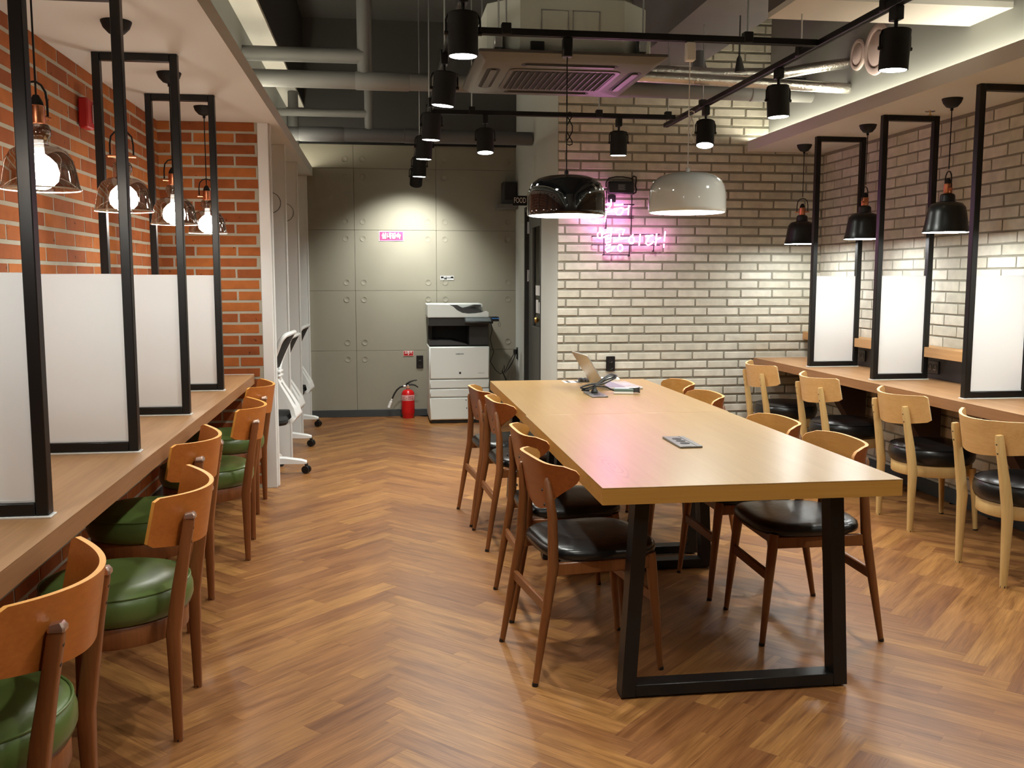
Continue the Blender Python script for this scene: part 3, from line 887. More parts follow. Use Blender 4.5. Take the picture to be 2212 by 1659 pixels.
# ---- booth task chairs (white frame, black mesh, star base on castors)
def task_chair(loc, rz, label, up_=(0.0, 0.0)):
    t = thing('task_chair', label, 'chair', loc, rz, 'white task chairs in the booths')
    # local: faces +x, back at -x. star base
    mb = MB(); mb.lathe([(0.0, 0.07), (0.045, 0.07), (0.05, 0.10), (0.035, 0.14), (0.0, 0.14)], 18)
    base = mb.build('base_hub', white_plastic, t)
    for k in range(5):
        a = 2 * PI * k / 5 + PI + R(6)
        d = Vector((math.cos(a), math.sin(a), 0))
        n = Vector((-d.y, d.x, 0))
        mb = MB()
        secs = []
        for s, h0, h1, w in ((0.03, 0.075, 0.13, 0.028), (0.16, 0.075, 0.122, 0.026), (0.27, 0.072, 0.104, 0.024), (0.305, 0.072, 0.092, 0.020)):
            c = d * s
            secs.append(mb.ring([c + n * w + Vector((0, 0, h0)), c + n * w + Vector((0, 0, h1 - 0.008)), c + n * (w * 0.6) + Vector((0, 0, h1)), c - n * (w * 0.6) + Vector((0, 0, h1)), c - n * w + Vector((0, 0, h1 - 0.008)), c - n * w + Vector((0, 0, h0))]))
        for i in range(3): mb.bridge(secs[i], secs[i + 1])
        mb.f.append(secs[0][::-1]); mb.f.append(secs[-1])
        arm = mb.build('base_arm', white_plastic, t)
        c = d * 0.30
        mb = MB()
        ax = (n * 0.9 + d * 0.43).normalized()
        for s in (-1, 1):
            q = c + ax * (0.014 * s)
            mb.tube([q - ax * 0.009 + Vector((0, 0, 0.028)), q + ax * 0.009 + Vector((0, 0, 0.028))], 0.028, 18)
        mb.tube([c + Vector((0, 0, 0.028)), c + Vector((0, 0, 0.074))], 0.012, 10)
        mb.build('castor', black_plastic, arm)
    MB().tube([(0, 0, 0.14), (0, 0, 0.24), (0, 0, 0.24), (0, 0, 0.37 + up_[1])], [0.026, 0.026, 0.018, 0.018], 16).build('gas_column', black_plastic, t)
    n0 = len(t.children)
    first = set(t.children)
    mb = MB(); mb.prism(rrect(0.235, 0.235, 0.09, 6), XY, 0.41, 0.47, 0.02); mb.build('seat', mesh_black, t)
    mb = MB(); mb.prism(rrect(0.12, 0.10, 0.03), XY, 0.36, 0.412, 0.01); mb.build('tilt_mechanism', black_plastic, t)
    # yoke: white shell swinging out behind the seat and up to the waist
    prof = [(-0.16, 0.405), (-0.255, 0.415), (-0.288, 0.455), (-0.270, 0.52), (-0.225, 0.60), (-0.175, 0.68), (-0.15, 0.735)]
    def spine(u):
        f = u * (len(prof) - 1); i = min(int(f), len(prof) - 2); g = f - i
        p = Vector((prof[i][0], 0, prof[i][1])); q = Vector((prof[i + 1][0], 0, prof[i + 1][1]))
        tan = (q - p).normalized()
        return p.lerp(q, g), Vector((-tan.z, 0, tan.x))
    def yk(side):
        def fn(a, u):
            p, n = spine(u)
            hw = 0.150 - 0.075 * max(0, (u - 0.25) / 0.75) - 0.03 * max(0, 0.12 - u) / 0.12
            inner = 0.024 if 0.50 < u < 0.86 else 0.0
            y0_, y1_ = (inner, hw) if side > 0 else (-hw, -inner)
            return Vector((p.x, y0_ + (y1_ - y0_) * a, p.z)), n
        return fn
    for s_ in (1, -1):
        MB().sheet(yk(s_), 6, 26, 0.030).build('yoke', white_plastic, t)
    for z in (0.735, 0.765):
        MB().box(-0.172, -0.142, -0.07, 0.07, z, z + 0.016, c=0.004).build('waist_clip', white_plastic, t)
    MB().box(-0.168, -0.150, -0.025, 0.025, 0.71, 0.80, c=0.004).build('waist_post', white_plastic, t)
    # back frame: rounded ring leaning back, curved across
    def bk(y, z):
        s = (z - 0.79) / 0.25
        return Vector((-0.15 - 0.115 * s ** 1.15 + 0.9 * y * y, y, z))
    ringp = []
    for (a, b) in rrect(0.215, 0.125, 0.06, 5):
        ringp.append(bk(a * (0.80 + 0.20 * (b + 0.125) / 0.25), 0.915 + b))
    MB().tube(ringp, 0.016, 8, closed=True).build('back_frame', white_plastic, t)
    def mf(a, b):
        z = 0.80 + 0.23 * b; hw = 0.205 * (0.80 + 0.20 * b)
        y = -hw + 2 * hw * a
        return bk(y, z), Vector((-1, 0, 0))
    MB().sheet(mf, 10, 6, 0.004).build('back_mesh', mesh_black, t)
    for c in t.children:
        if c not in first: c.location = (up_[0], 0, up_[1])
    return t
for k, (x, y, rz, u_) in enumerate(((-0.842, 6.90, PI, (0.025, -0.03)), (-0.885, 8.02, PI, (0.045, -0.11)), (-0.895, 9.10, PI, (0.03, -0.09)))):
    task_chair((x, y, 0), rz - R(4), ('white task chair in the booth next to the brick wall', 'white task chair in the middle booth', 'white task chair in the booth next to the concrete wall')[k], u_)

# ================================================================== TABLES
def work_table(loc, w, l, z, label, top_m, far_in):
    """Local origin at the near left corner on the floor; x across, y along."""
    t = thing('work_table', label, 'table', loc, 0, 'two tables pushed together')
    th_ = 0.055
    MB().box(0, w, 0, l, z - 0.003, z, c=0.0008).build('tabletop', top_m, t)
    MB().box(0.0005, w - 0.0005, 0.0005, l - 0.0005, z - th_, z - 0.0032).build('edge_band', table_edge, t, False)
    for y in (0.155, l - far_in):
        for s in (0, 1):
            xt = 0.165 if s == 0 else w - 0.165
            xb_ = 0.125 if s == 0 else w - 0.125
            mb = MB()
            a = [mb.ring([(xb_ + dx, y + dy, 0.008) for dx, dy in ((-0.024, -0.034), (0.024, -0.034), (0.024, 0.034), (-0.024, 0.034))]),
                 mb.ring([(xt + dx, y + dy, z - th_) for dx, dy in ((-0.024, -0.034), (0.024, -0.034), (0.024, 0.034), (-0.024, 0.034))])]
            mb.bridge(a[0], a[1]); mb.f.append(a[0][::-1]); mb.f.append(a[1])
            leg = mb.build('leg', black_metal, t, False)
            MB().tube([(xb_, y, 0.0), (xb_, y, 0.009)], 0.016, 14).build('levelling_foot', chrome, leg)
        MB().box(0.150, w - 0.150, y - 0.034, y + 0.034, 0.008, 0.048, c=0.002).build('foot_bar', black_metal, t)
        MB().box(0.14, w - 0.14, y - 0.03, y + 0.03, z - th_ - 0.006, z - th_ - 0.0005).build('top_bar', black_metal, t)
    s = MB().box(0.455, 0.545, l / 2 - 0.118 - 0.04, l / 2 + 0.118 - 0.04, z + 0.0003, z + 0.008, c=0.002).build('power_panel', M('power_panel', srgb(120, 118, 118), 0.35, 0.6), t)
    MB().box(0.520, 0.5215, l / 2 - 0.155, l / 2 + 0.075, z + 0.0082, z + 0.0088).build('cover_seam', black_matt, s)
    for k in (-1, 0, 1):
        mb = MB(); mb.lathe([(0.0, 0.0), (0.019, 0.0), (0.019, 0.0009), (0.0, 0.0009)], 18, (0.495, l / 2 - 0.04 + k * 0.052, z + 0.0081))
        sk = mb.build('socket', black_matt, s)
        for q in (-1, 1):
            MB().tube([(0.495 + q * 0.009, l / 2 - 0.04 + k * 0.052, z + 0.0088), (0.495 + q * 0.009, l / 2 - 0.04 + k * 0.052, z + 0.0096)], 0.0025, 8).build('socket_pin', chrome, sk)
    return t
work_table((0.677, 2.85, 0), 1.0, 1.593, 0.75, 'near oak table with black steel legs and a socket panel, pink sheen on its top', table_wood_fig, 0.075)
work_table((0.684, 4.449, 0), 1.0, 1.535, 0.75, 'far oak table carrying the laptop, pushed against the near table', table_wood, 0.06)

# ================================================================== CHAIRS
# ---- table chair: shield-shaped bent back, black pad, splayed tapered legs
def make_chair_a(label, loc, rz):
    t = thing('dining_chair', label, 'chair', loc, rz, 'dark wood chairs at the long tables')
    def back(a, b):
        # a across 0..1, b up 0..1 ; shield outline
        zb, zt = 0.578, 0.768
        s = (a - 0.5) * 2
        hw_top, hw_bot = 0.232, 0.075
        e = math.sin(min(1, b / 0.80) * PI / 2)
        hw = hw_bot + (hw_top - hw_bot) * e
        if b > 0.84: hw -= 0.024 * ((b - 0.84) / 0.16) ** 2.5
        y = s * hw
        z = zb + (zt - zb) * b - 0.022 * (1 - b) * 0 + 0.012 * (abs(s) ** 2) * (1 - b) - 0.006 * (s * s) * b
        k = abs(y) / 0.232
        x = -0.168 - 0.030 * b + 0.014 * k * k + 0.090 * k ** 6
        n = Vector((-1.0, math.copysign((0.028 * k + 0.54 * k ** 5) / 0.232, y), 0.0)).normalized()
        return Vector((x, y, z)), n
    mb = MB().sheet(back, 18, 12, 0.013)
    me = mb.mesh('backrest', True, 50)
    for m_ in (chairA_back, chairA_inner, ply_edge): me.materials.append(m_)
    for i in mb.fb: me.polygons[i].material_index = 1
    for i in mb.fe: me.polygons[i].material_index = 2
    obj_of(me, 'backrest', t)
    for s in (-1, 1):
        l = MB().tube([(-0.238, 0.212 * s, 0.0), (-0.205, 0.203 * s, 0.20), (-0.168, 0.194 * s, 0.415), (-0.165, 0.172 * s, 0.58), (-0.176, 0.152 * s, 0.70), (-0.179, 0.150 * s, 0.715)],
                      [0.0105, 0.0155, 0.0195, 0.0175, 0.0135, 0.006], 12).build('leg', chairA_wood, t)
        for z in (0.625, 0.675):
            mb = MB(); mb.lathe([(0.0, 0.0035), (0.0045, 0.003), (0.0055, 0.0)], 10)
            xx = -0.1705 - 0.11 * (z - 0.58) - 0.0155; yy = s * (0.172 - (z - 0.58) * 0.17)
            mb.v = [(xx - p[2], yy + p[0], z + p[1]) for p in mb.v]
            mb.build('screw', black_matt, l)
        MB().tube([(-0.239, 0.2123 * s, 0.0), (-0.237, 0.2118 * s, 0.012)], 0.0112, 12).build('foot_cap', black_plastic, l)
        l = MB().tube([(0.238, 0.202 * s, 0.0), (0.220, 0.195 * s, 0.20), (0.200, 0.188 * s, 0.40), (0.196, 0.187 * s, 0.432)], [0.0105, 0.0155, 0.0200, 0.0195], 12).build('leg', chairA_wood, t)
        MB().tube([(0.239, 0.2023 * s, 0.0), (0.238, 0.2018 * s, 0.012)], 0.0112, 12).build('foot_cap', black_plastic, l)
        MB().box(-0.170, 0.200, 0.192 * s - 0.010, 0.192 * s + 0.010, 0.378, 0.424, c=0.004).build('seat_rail', chairA_wood, t)
    MB().box(-0.200, -0.182, -0.195, 0.195, 0.248, 0.288, c=0.004).build('stretcher', chairA_wood, t)
    MB().box(0.204, 0.222, -0.190, 0.190, 0.248, 0.288, c=0.004).build('stretcher', chairA_wood, t)
    MB().box(0.178, 0.200, -0.180, 0.180, 0.385, 0.424, c=0.004).build('front_rail', chairA_wood, t)
    # padded seat
    mb = MB(); rings = []
    out = []
    for k in range(40):
        a = 2 * PI * k / 40
        c_, s_ = math.cos(a), math.sin(a)
        ex = 2.0 / 3.4
        px = math.copysign(abs(c_) ** ex, c_); py = math.copysign(abs(s_) ** ex, s_)
        out.append((0.035 + 0.215 * px, py * (0.222 + 0.010 * px)))
    for sc, z in ((0.93, 0.424), (0.985, 0.430), (1.0, 0.443), (0.985, 0.458), (0.93, 0.467), (0.80, 0.472), (0.5, 0.475)):
        rings.append(mb.ring([(0.035 + (p[0] - 0.035) * sc, p[1] * sc, z) for p in out]))
    for a, b in zip(rings, rings[1:]): mb.bridge(a, b)
    mb.f.append(rings[0][::-1]); mb.f.append(rings[-1])
    mb.build('seat', black_leather, t, True, 60)
    return t
A1 = make_chair_a("dark wood black-seated chair, nearest the camera on the tables' aisle side", (0.716, 3.364, 0), R(8.4))
clone(A1, (0.745, 3.955, 0), R(2), "dark wood black-seated chair, second from the camera on the tables' aisle side")
clone(A1, (0.752, 4.99, 0), R(3.6), "dark wood black-seated chair, third from the camera on the tables' aisle side")
clone(A1, (0.712, 5.498, 0), R(5.4), 'dark wood chair with black seat, farthest on the aisle side, nearest the printer')
clone(A1, (1.672, 3.56, 0), PI - R(1), "dark wood black-seated chair, nearest the camera on the tables' right side")
clone(A1, (1.640, 4.09, 0), PI + R(1), "dark wood black-seated chair, second from the camera on the tables' right side")
clone(A1, (1.650, 5.06, 0), PI, "dark wood black-seated chair, third from the camera on the tables' right side")
clone(A1, (1.690, 5.67, 0), PI, 'dark wood chair, farthest on the counter side, nearest the white brick wall')

# ---- counter chair: wrap-around bent band, round pad on a hooped apron
def make_chair_b(label, loc, rz, group, seat_m, wood_m, back_m, edge_m, inner_m, caps):
    t = thing('counter_chair', label, 'chair', loc, rz, group)
    HW = 0.275
    def xb_(y): return -0.305 + 0.125 * (y / HW) ** 2
    def band(a, b):
        s = (a - 0.5) * 2; y = s * HW
        zt = 0.755 + 0.012 * s * s; zb = 0.588 + 0.036 * s * s
        if abs(s) > 0.955:
            k = (abs(s) - 0.955) / 0.045
            zt -= 0.010 * k * k; zb += 0.010 * k * k
        dx = 0.25 * y / HW ** 2
        n = Vector((-1, dx, 0)).normalized()
        return Vector((xb_(y) + 0.026 * (1 - b), y, zb + (zt - zb) * b)), n
    mb = MB().sheet(band, 36, 4, 0.014)
    me = mb.mesh('backrest', True, 50)
    for m_ in (back_m, inner_m, edge_m): me.materials.append(m_)
    for i in mb.fb: me.polygons[i].material_index = 1
    for i in mb.fe: me.polygons[i].material_index = 2
    obj_of(me, 'backrest', t)
    sect = [(1, 0.75), (0.75, 1), (-0.75, 1), (-1, 0.75), (-1, -0.75), (-0.75, -1), (0.75, -1), (1, -0.75)]
    for s in (-1, 1):
        yy = 0.190 * s
        xt = xb_(0.19) - 0.013
        leg = MB().tube([(-0.205, 0.196 * s, 0.0), (-0.204, 0.196 * s, 0.18), (-0.203, 0.195 * s, 0.34), (-0.220, 0.193 * s, 0.46), (xt + 0.018, yy, 0.58), (xt + 0.001, yy, 0.675), (xt - 0.002, yy, 0.700)],
                        [0.0125, 0.0165, 0.0205, 0.0195, 0.0165, 0.0160, 0.0135], 8, True, sect).build('leg', wood_m, t, True, 50)
        if caps:
            MB().tube([(xt - 0.003, yy, 0.689), (xt - 0.003, yy, 0.696), (xt - 0.001, yy, 0.705)], [0.0172, 0.0172, 0.0125], 8, True, sect).build('metal_cap', M('cap_metal', srgb(214, 186, 170), 0.28, 0.9) if 'cap_metal' not in bpy.data.materials else bpy.data.materials['cap_metal'], leg)
        for z in (0.618, 0.660):
            mb = MB(); mb.lathe([(0.0, 0.002), (0.006, 0.0025), (0.0075, 0.0)], 10)
            mb.v = [(xt - 0.0155 + (0.69 - z) * 0.17 - p[2], yy + p[0], z + p[1]) for p in mb.v]
            mb.build('screw', black_matt, leg)
        l = MB().tube([(0.176, 0.188 * s, 0.0), (0.166, 0.180 * s, 0.17), (0.150, 0.165 * s, 0.345)], [0.0125, 0.0165, 0.020], 12).build('leg', wood_m, t)
        MB().tube([(0.1765, 0.1882 * s, 0.0), (0.176, 0.188 * s, 0.008)], 0.0132, 12).build('foot_cap', black_plastic, l)
        MB().tube([(-0.205, 0.196 * s, 0.0), (-0.205, 0.196 * s, 0.008)], 0.0132, 12).build('foot_cap', black_plastic, leg)
    mb = MB(); mb.lathe([(0.195, 0.300), (0.212, 0.300), (0.214, 0.304), (0.214, 0.360), (0.211, 0.364), (0.195, 0.364), (0.195, 0.300)], 44)
    mb.build('apron', wood_m, t)
    mb = MB()
    mb.lathe([(0.0, 0.362), (0.205, 0.362), (0.222, 0.372), (0.231, 0.395), (0.231, 0.425), (0.224, 0.448), (0.212, 0.457), (0.205, 0.460), (0.19, 0.468), (0.14, 0.474), (0.06, 0.476), (0.0, 0.476)], 44)
    seat = mb.build('seat', seat_m, t, True, 60)
    MB().tube([(0.222 * math.cos(a), 0.222 * math.sin(a), 0.4535) for a in [2 * PI * k / 44 for k in range(44)]], 0.0035, 6, closed=True).build('piping', seat_m, seat)
    return t
B1 = make_chair_b('green seated wooden chair nearest the camera, cut by the picture edge', (-0.925, 2.16, 0), PI + R(2), 'green chairs at the left counter', green_leather, chairB_wood, chairB_back, M('cherry_edge', srgb(226, 160, 70), 0.42, var=0.1, scale=20), chairB_back, True)
for (x, y, rz, lb) in ((-0.838, 3.072, 2, 'second green seated chair from the camera at the left counter'),
                       (-0.960, 4.005, -2, 'third green seated chair from the camera at the left counter'),
                       (-0.885, 4.955, 3.5, 'fourth green seated chair from the camera at the left counter'),
                       (-0.945, 5.92, 0, 'farthest green seated chair, beside the white booth board')):
    clone(B1, (x, y, 0), PI + R(rz), lb)
C1 = make_chair_b('pale wood chair with round black seat nearest the camera, cut by the picture edge', (3.012, 4.055, 0), R(-4.5), 'pale chairs at the right counter', black_leather, light_wood, light_back, light_edge, light_back, False)
for (x, y, rz, lb) in ((3.115, 5.012, -4.4, 'pale wood chair with round black seat, second from the camera'),
                       (3.058, 5.93, -3, 'pale wood chair with round black seat, third from the camera'),
                       (3.035, 6.83, -3, 'pale wood chair with round black seat, farthest, beside the white brick wall')):
    clone(C1, (x, y, 0), R(rz), lb)

# ================================================================== LAMPS
lens_m = EM('spot_lens', WHITE_LED, 14.0)
globe_m = EM('globe_bulb', (0.985, 1.0, 0.95), E_GLOBE)
dome_disc = EM('dome_diffuser', (0.985, 1.0, 0.93), E_DOME)
pend_disc = EM('pendant_diffuser', (0.97, 1.0, 0.98), E_PEND)
ZT = 2.51

def track(name, a, b, hang, label):
    """Ceiling track between a and b (x, y); hang lists the fractions at which rods go up."""
    t = thing(name, label, 'track', (a[0], a[1], ZT))
    d = Vector((b[0] - a[0], b[1] - a[1], 0)); l = d.length; e = d.normalized(); n = Vector((-e.y, e.x, 0))
    m = Matrix((e, n, Vector((0, 0, 1)))).transposed().to_4x4()
    MB().box(0, l, -0.0175, 0.0175, -0.015, 0.015, c=0.002, m=m).build('rail', black_metal, t)
    MB().box(0.01, l - 0.01, -0.006, 0.006, -0.0165, -0.0152, m=m).build('rail_slot', black_matt, t)
    for f in hang:
        p = m @ Vector((l * f, 0, 0))
        MB().box(l * f - 0.022, l * f + 0.022, -0.022, 0.022, -0.012, 0.038, c=0.003, m=m).build('clamp', black_metal, t)
        top = 3.02 if (1.94 < a[0] + p.x < 2.46) else ZC - 0.01
        MB().tube([(p.x, p.y, 0.03), (p.x, p.y, top - ZT)], 0.0045, 8).build('hanger_rod', steel, t)
    return t
track('ceiling_track', (0.345, -1.2), (0.345, 9.15), (0.1, 0.32, 0.47, 0.6, 0.75, 0.9), 'black lighting track running along the aisle')
track('ceiling_track', (0.364, 4.455), (2.075, 4.455), (0.13, 0.8), 'black lighting track across the room in front of the air conditioner')
track('ceiling_track', (0.364, 6.60), (2.055, 6.60), (0.16, 0.68, 0.97), 'black lighting track across the room near the white brick wall')
track('ceiling_track', (2.095, -1.2), (2.095, 6.95), (0.3, 0.62, 0.72, 0.9), 'black lighting track running along the right side of the tables')

def track_spot(x, y, aim, label, power=None, cone=152, blend=1.0):
    t = thing('track_spot', label, 'spotlight', (x, y, ZT - 0.016), 0, 'black track spotlights')
    d = Vector(aim).normalized()
    MB().box(-0.018, 0.018, -0.03, 0.03, -0.055, -0.0002, c=0.003).build('adapter', black_metal, t)
    MB().tube([(0, 0, -0.05), (0, 0, -0.085)], 0.008, 10).build('stem', black_metal, t)
    z = Vector((0, 0, -1)); q = z.rotation_difference(d).to_matrix().to_4x4()
    piv = Vector((0, 0, -0.165)); T = Matrix.Translation(piv) @ q
    r_ = 0.058; yw = 0.066
    pts = [(-yw, 0, -0.165), (-yw, 0, -0.115), (-yw * 0.85, 0, -0.094), (-yw * 0.45, 0, -0.085), (0, 0, -0.084), (yw * 0.45, 0, -0.085), (yw * 0.85, 0, -0.094), (yw, 0, -0.115), (yw, 0, -0.165)]
    yo = MB().tube(pts, 0.004, 8).build('yoke', black_metal, t)
    for s in (-1, 1):
        MB().tube([(s * (r_ - 0.002), 0, -0.165), (s * (yw + 0.006), 0, -0.165)], 0.008, 10).build('pivot_knob', black_metal, yo)
    mb = MB(); mb.lathe([(0.0, 0.075), (r_ - 0.004, 0.075), (r_, 0.071), (r_, -0.085), (r_ - 0.004, -0.085), (r_ - 0.005, -0.070), (0.0, -0.068)], 28, m=T)
    mb.build('can', black_matt, t)
    mb = MB(); mb.lathe([(0.0, -0.0862), (r_ - 0.007, -0.0860), (r_ - 0.0055, -0.0848), (r_ - 0.0055, -0.080), (0.0, -0.080)], 28, m=T)
    mb.build('lens', lens_m, t)
    ld = bpy.data.lights.new('spot_beam', 'SPOT')
    ld.energy = P_SPOT if power is None else power
    ld.color = WHITE_LED; ld.spot_size = R(cone); ld.spot_blend = blend; ld.shadow_soft_size = 0.045
    lo = bpy.data.objects.new('spot_beam', ld); COL.objects.link(lo); lo.parent = t
    lo.location = T @ Vector((0, 0, -0.095)); lo.rotation_euler = z.rotation_difference(d).to_euler()
    return t
names = ('nearest', 'second', 'third', 'fourth', 'fifth', 'sixth')
for k, (y, aim) in enumerate(((3.77, (0.0, 0.02, -1)), (4.84, (-0.10, 0.06, -1)), (6.03, (-0.04, 0.05, -1)), (7.0, (-0.04, 0.05, -1)), (8.2, (-0.03, 0.05, -1)))):
    track_spot(0.330 if k < 4 else 0.345, y, aim, 'black track spotlight on the aisle track, ' + names[k] + ' from the camera')
track_spot(0.352, 9.02, (-0.05, 0.52, -0.70), 'black track spotlight turned onto the concrete wall above the pink sign', P_SPOT_WALL, 110, 0.8)
track_spot(0.725, 6.60, (0.0, -0.10, -1), 'black track spotlight on the far cross track in front of the side wall')
track_spot(1.655, 6.60, (0.0, 0.05, -1), 'black track spotlight on the far cross track in front of the white bricks')
for k, (y, aim) in enumerate(((6.07, (-0.10, -0.22, -1)), (4.93, (0.05, 0.0, -1)), (3.77, (-0.02, 0.05, -1)))):
    track_spot(2.095, y, aim, 'black track spotlight on the right track, ' + ('farthest', 'middle', 'nearest')[k])
for k, (x, y) in enumerate(((0.345, 2.4), (0.345, 0.9), (2.095, 2.2), (2.095, 0.6))):  # unseen spots, added to light the near floor and table fronts
    track_spot(x, y, (0, 0, -1), ('unseen black track spotlight added overhead on the aisle track for light', 'unseen black track spotlight added above the camera on the aisle track for light', 'unseen black track spotlight added overhead on the right track for light', 'unseen black track spotlight added above the camera on the right track for light')[k])

def canopy(t, H, r=0.058):
    mb = MB(); mb.lathe([(0.0, H - 0.052), (0.012, H - 0.052), (0.030, H - 0.046), (r * 0.86, H - 0.025), (r, H - 0.004), (r, H), (0.0, H)], 28)
    c = mb.build('canopy', black_matt, t)
    MB().tube([(0, 0, H - 0.066), (0, 0, H - 0.05)], 0.008, 10).build('cord_grip', black_matt, c)
def cap_and_handle(t, z0, cap_m, rz=0.0):
    """Copper lamp holder with a hoop handle; z0 is the bottom of the copper sleeve (local)."""
    mb = MB(); mb.lathe([(0.0, z0), (0.021, z0), (0.0225, z0 + 0.003), (0.0225, z0 + 0.052), (0.020, z0 + 0.055), (0.0, z0 + 0.055)], 22)
    mb.build('lamp_holder', copper, t)
    mb = MB(); mb.lathe([(0.020, z0 + 0.0551), (0.018, z0 + 0.066), (0.008, z0 + 0.085), (0.0, z0 + 0.085)], 18); mb.build('cord_cone', black_matt, t)
    c_, s_ = math.cos(rz), math.sin(rz)
    pts = [(-0.043, 0.018), (-0.043, 0.07), (-0.038, 0.10), (-0.022, 0.118), (0.0, 0.124), (0.022, 0.118), (0.038, 0.10), (0.043, 0.07), (0.043, 0.018)]
    MB().tube([(p[0] * c_, p[0] * s_, z0 + p[1]) for p in pts], 0.0035, 8).build('handle', black_matt if cap_m is None else cap_m, t)
    for s in (-1, 1):
        MB().tube([(s * 0.02 * c_, s * 0.02 * s_, z0 + 0.024), (s * 0.052 * c_, s * 0.052 * s_, z0 + 0.024)], 0.006, 10).build('thumb_screw', copper, t)

def glass_pendant(y, label, rz):
    zr = 1.662; H = ZS - zr
    t = thing('pendant_lamp', label, 'lamp', (-1.0, y, zr), 0, 'smoked glass pendants over the left counter')
    canopy(t, H)
    MB().tube([(0, 0, 0.27), (0, 0, H - 0.06)], 0.003, 8).build('cord', black_matt, t)
    cap_and_handle(t, 0.190, None, rz)
    mb = MB(); mb.lathe([(0.0, 0.189), (0.030, 0.189), (0.036, 0.175), (0.036, 0.158), (0.028, 0.146), (0.026, 0.132)], 28); mb.build('glass_neck', smoked, t)
    mb = MB(); mb.lathe([(0.028, 0.131), (0.055, 0.126), (0.078, 0.112), (0.094, 0.085), (0.103, 0.045), (0.108, 0.012), (0.1125, 0.0)], 40); mb.build('glass_shade', smoked, t)
    MB().tube([(0.1125 * math.cos(a), 0.1125 * math.sin(a), 0.0) for a in [2 * PI * k / 40 for k in range(40)]], 0.0022, 6, closed=True).build('glass_rim', M('glass_rim', srgb(220, 205, 190), 0.1, 0.4) if 'glass_rim' not in bpy.data.materials else bpy.data.materials['glass_rim'], t)
    mb = MB(); mb.lathe([(0.014, 0.145), (0.016, 0.110), (0.016, 0.098)], 16); mb.build('bulb_base', white_plastic, t)
    mb = MB(); mb.lathe([(0.016, 0.104), (0.030, 0.094), (0.047, 0.076), (0.054, 0.050), (0.050, 0.026), (0.035, 0.010), (0.018, 0.001), (0.0, -0.001)], 28); mb.build('globe_bulb', globe_m, t)
    return t
for k, y in enumerate((3.07, 4.02, 4.965, 5.90)):
    glass_pendant(y, 'smoked glass pendant with round bulb over the left counter, ' + ('nearest', 'second', 'third', 'farthest')[k] + ' of four', R((65, 10, 35, 20)[k]))
glass_pendant(2.12, 'unseen smoked glass pendant with round bulb, added beside the camera for light', R(20))  # out-of-view lamp, added to brighten the near end of the left counter

def black_pendant(y, label, rz):
    zr = 1.655; H = ZS - zr
    t = thing('pendant_lamp', label, 'lamp', (3.165, y, zr), 0, 'black pendants over the right counter')
    canopy(t, H, 0.055)
    MB().tube([(0, 0, 0.35), (0, 0, H - 0.06)], 0.003, 8).build('cord', black_matt, t)
    cap_and_handle(t, 0.215, None, rz)
    mb = MB(); mb.lathe([(0.0, 0.214), (0.032, 0.214), (0.040, 0.205), (0.042, 0.172), (0.050, 0.168), (0.080, 0.160), (0.098, 0.138), (0.106, 0.100), (0.114, 0.045), (0.122, 0.012), (0.128, 0.0), (0.1265, -0.001), (0.119, 0.012), (0.111, 0.045), (0.100, 0.10)], 40)
    mb.build('shade', shade_black, t)
    mb = MB(); mb.lathe([(0.0, -0.001), (0.122, -0.0005), (0.1185, 0.010), (0.0, 0.010)], 36); mb.build('diffuser', pend_disc, t)
    return t
for k, y in enumerate((5.06, 5.99, 6.935)):
    black_pendant(y, 'black metal pendant over the right counter, ' + ('nearest', 'middle', 'farthest')[k] + ' of three', R((80, 40, 130)[k]))
black_pendant(4.12, 'unseen black metal pendant added to light the near right counter', 0)  # out-of-view lamp, added for its light on the right counter
black_pendant(3.17, 'unseen black metal pendant added beside the camera to light the right counter', 0)  # another unseen lamp added for light on this side

def dome(x, y, zr, mat, cord_m, label, box_m):
    t = thing('dome_pendant', label, 'lamp', (x, y, zr), 0, 'large dome pendants over the tables')
    r_ = 0.183
    prof = [(0.0, 0.188), (0.05, 0.187), (0.10, 0.181), (0.135, 0.168), (0.160, 0.148), (0.175, 0.120), (0.181, 0.088), (0.183, 0.02), (0.183, 0.002), (0.180, 0.0), (0.177, 0.002), (0.175, 0.03)]
    mb = MB(); mb.lathe(prof, 56); mb.build('shade', mat, t, True, 60)
    mb = MB(); mb.lathe([(0.0, -0.0015), (0.172, -0.001), (0.1762, 0.004), (0.1762, 0.010), (0.0, 0.010)], 48); mb.build('diffuser', dome_disc, t)
    mb = MB(); mb.lathe([(0.010, 0.187), (0.010, 0.205), (0.004, 0.212), (0.0, 0.212)], 14); mb.build('cord_grip', cord_m, t)
    H = ZT - 0.017 - zr
    MB().tube([(0, 0, 0.205), (0, 0, H - 0.07)], 0.0028, 8).build('cord', cord_m, t)
    MB().box(-0.022, 0.022, -0.02, 0.02, H - 0.085, H - 0.0005, c=0.004).build('track_adapter', box_m, t)
    lo = [(0.002 + 0.015 * math.sin(3 * a) + 0.012, 0.004, 0.40 + 0.075 * math.cos(a)) for a in [2 * PI * k / 18 for k in range(18)]]
    MB().tube(lo, 0.0026, 6, closed=True).build('cord_loop', cord_m, t)
    return t
dome(0.870, 4.455, 1.688, dome_black, black_matt, 'large glossy black dome pendant in front of the pink neon', black_metal)
dome(1.455, 4.455, 1.708, dome_white, white_plastic, 'large glossy white dome pendant to the right of the neon', white_plastic)

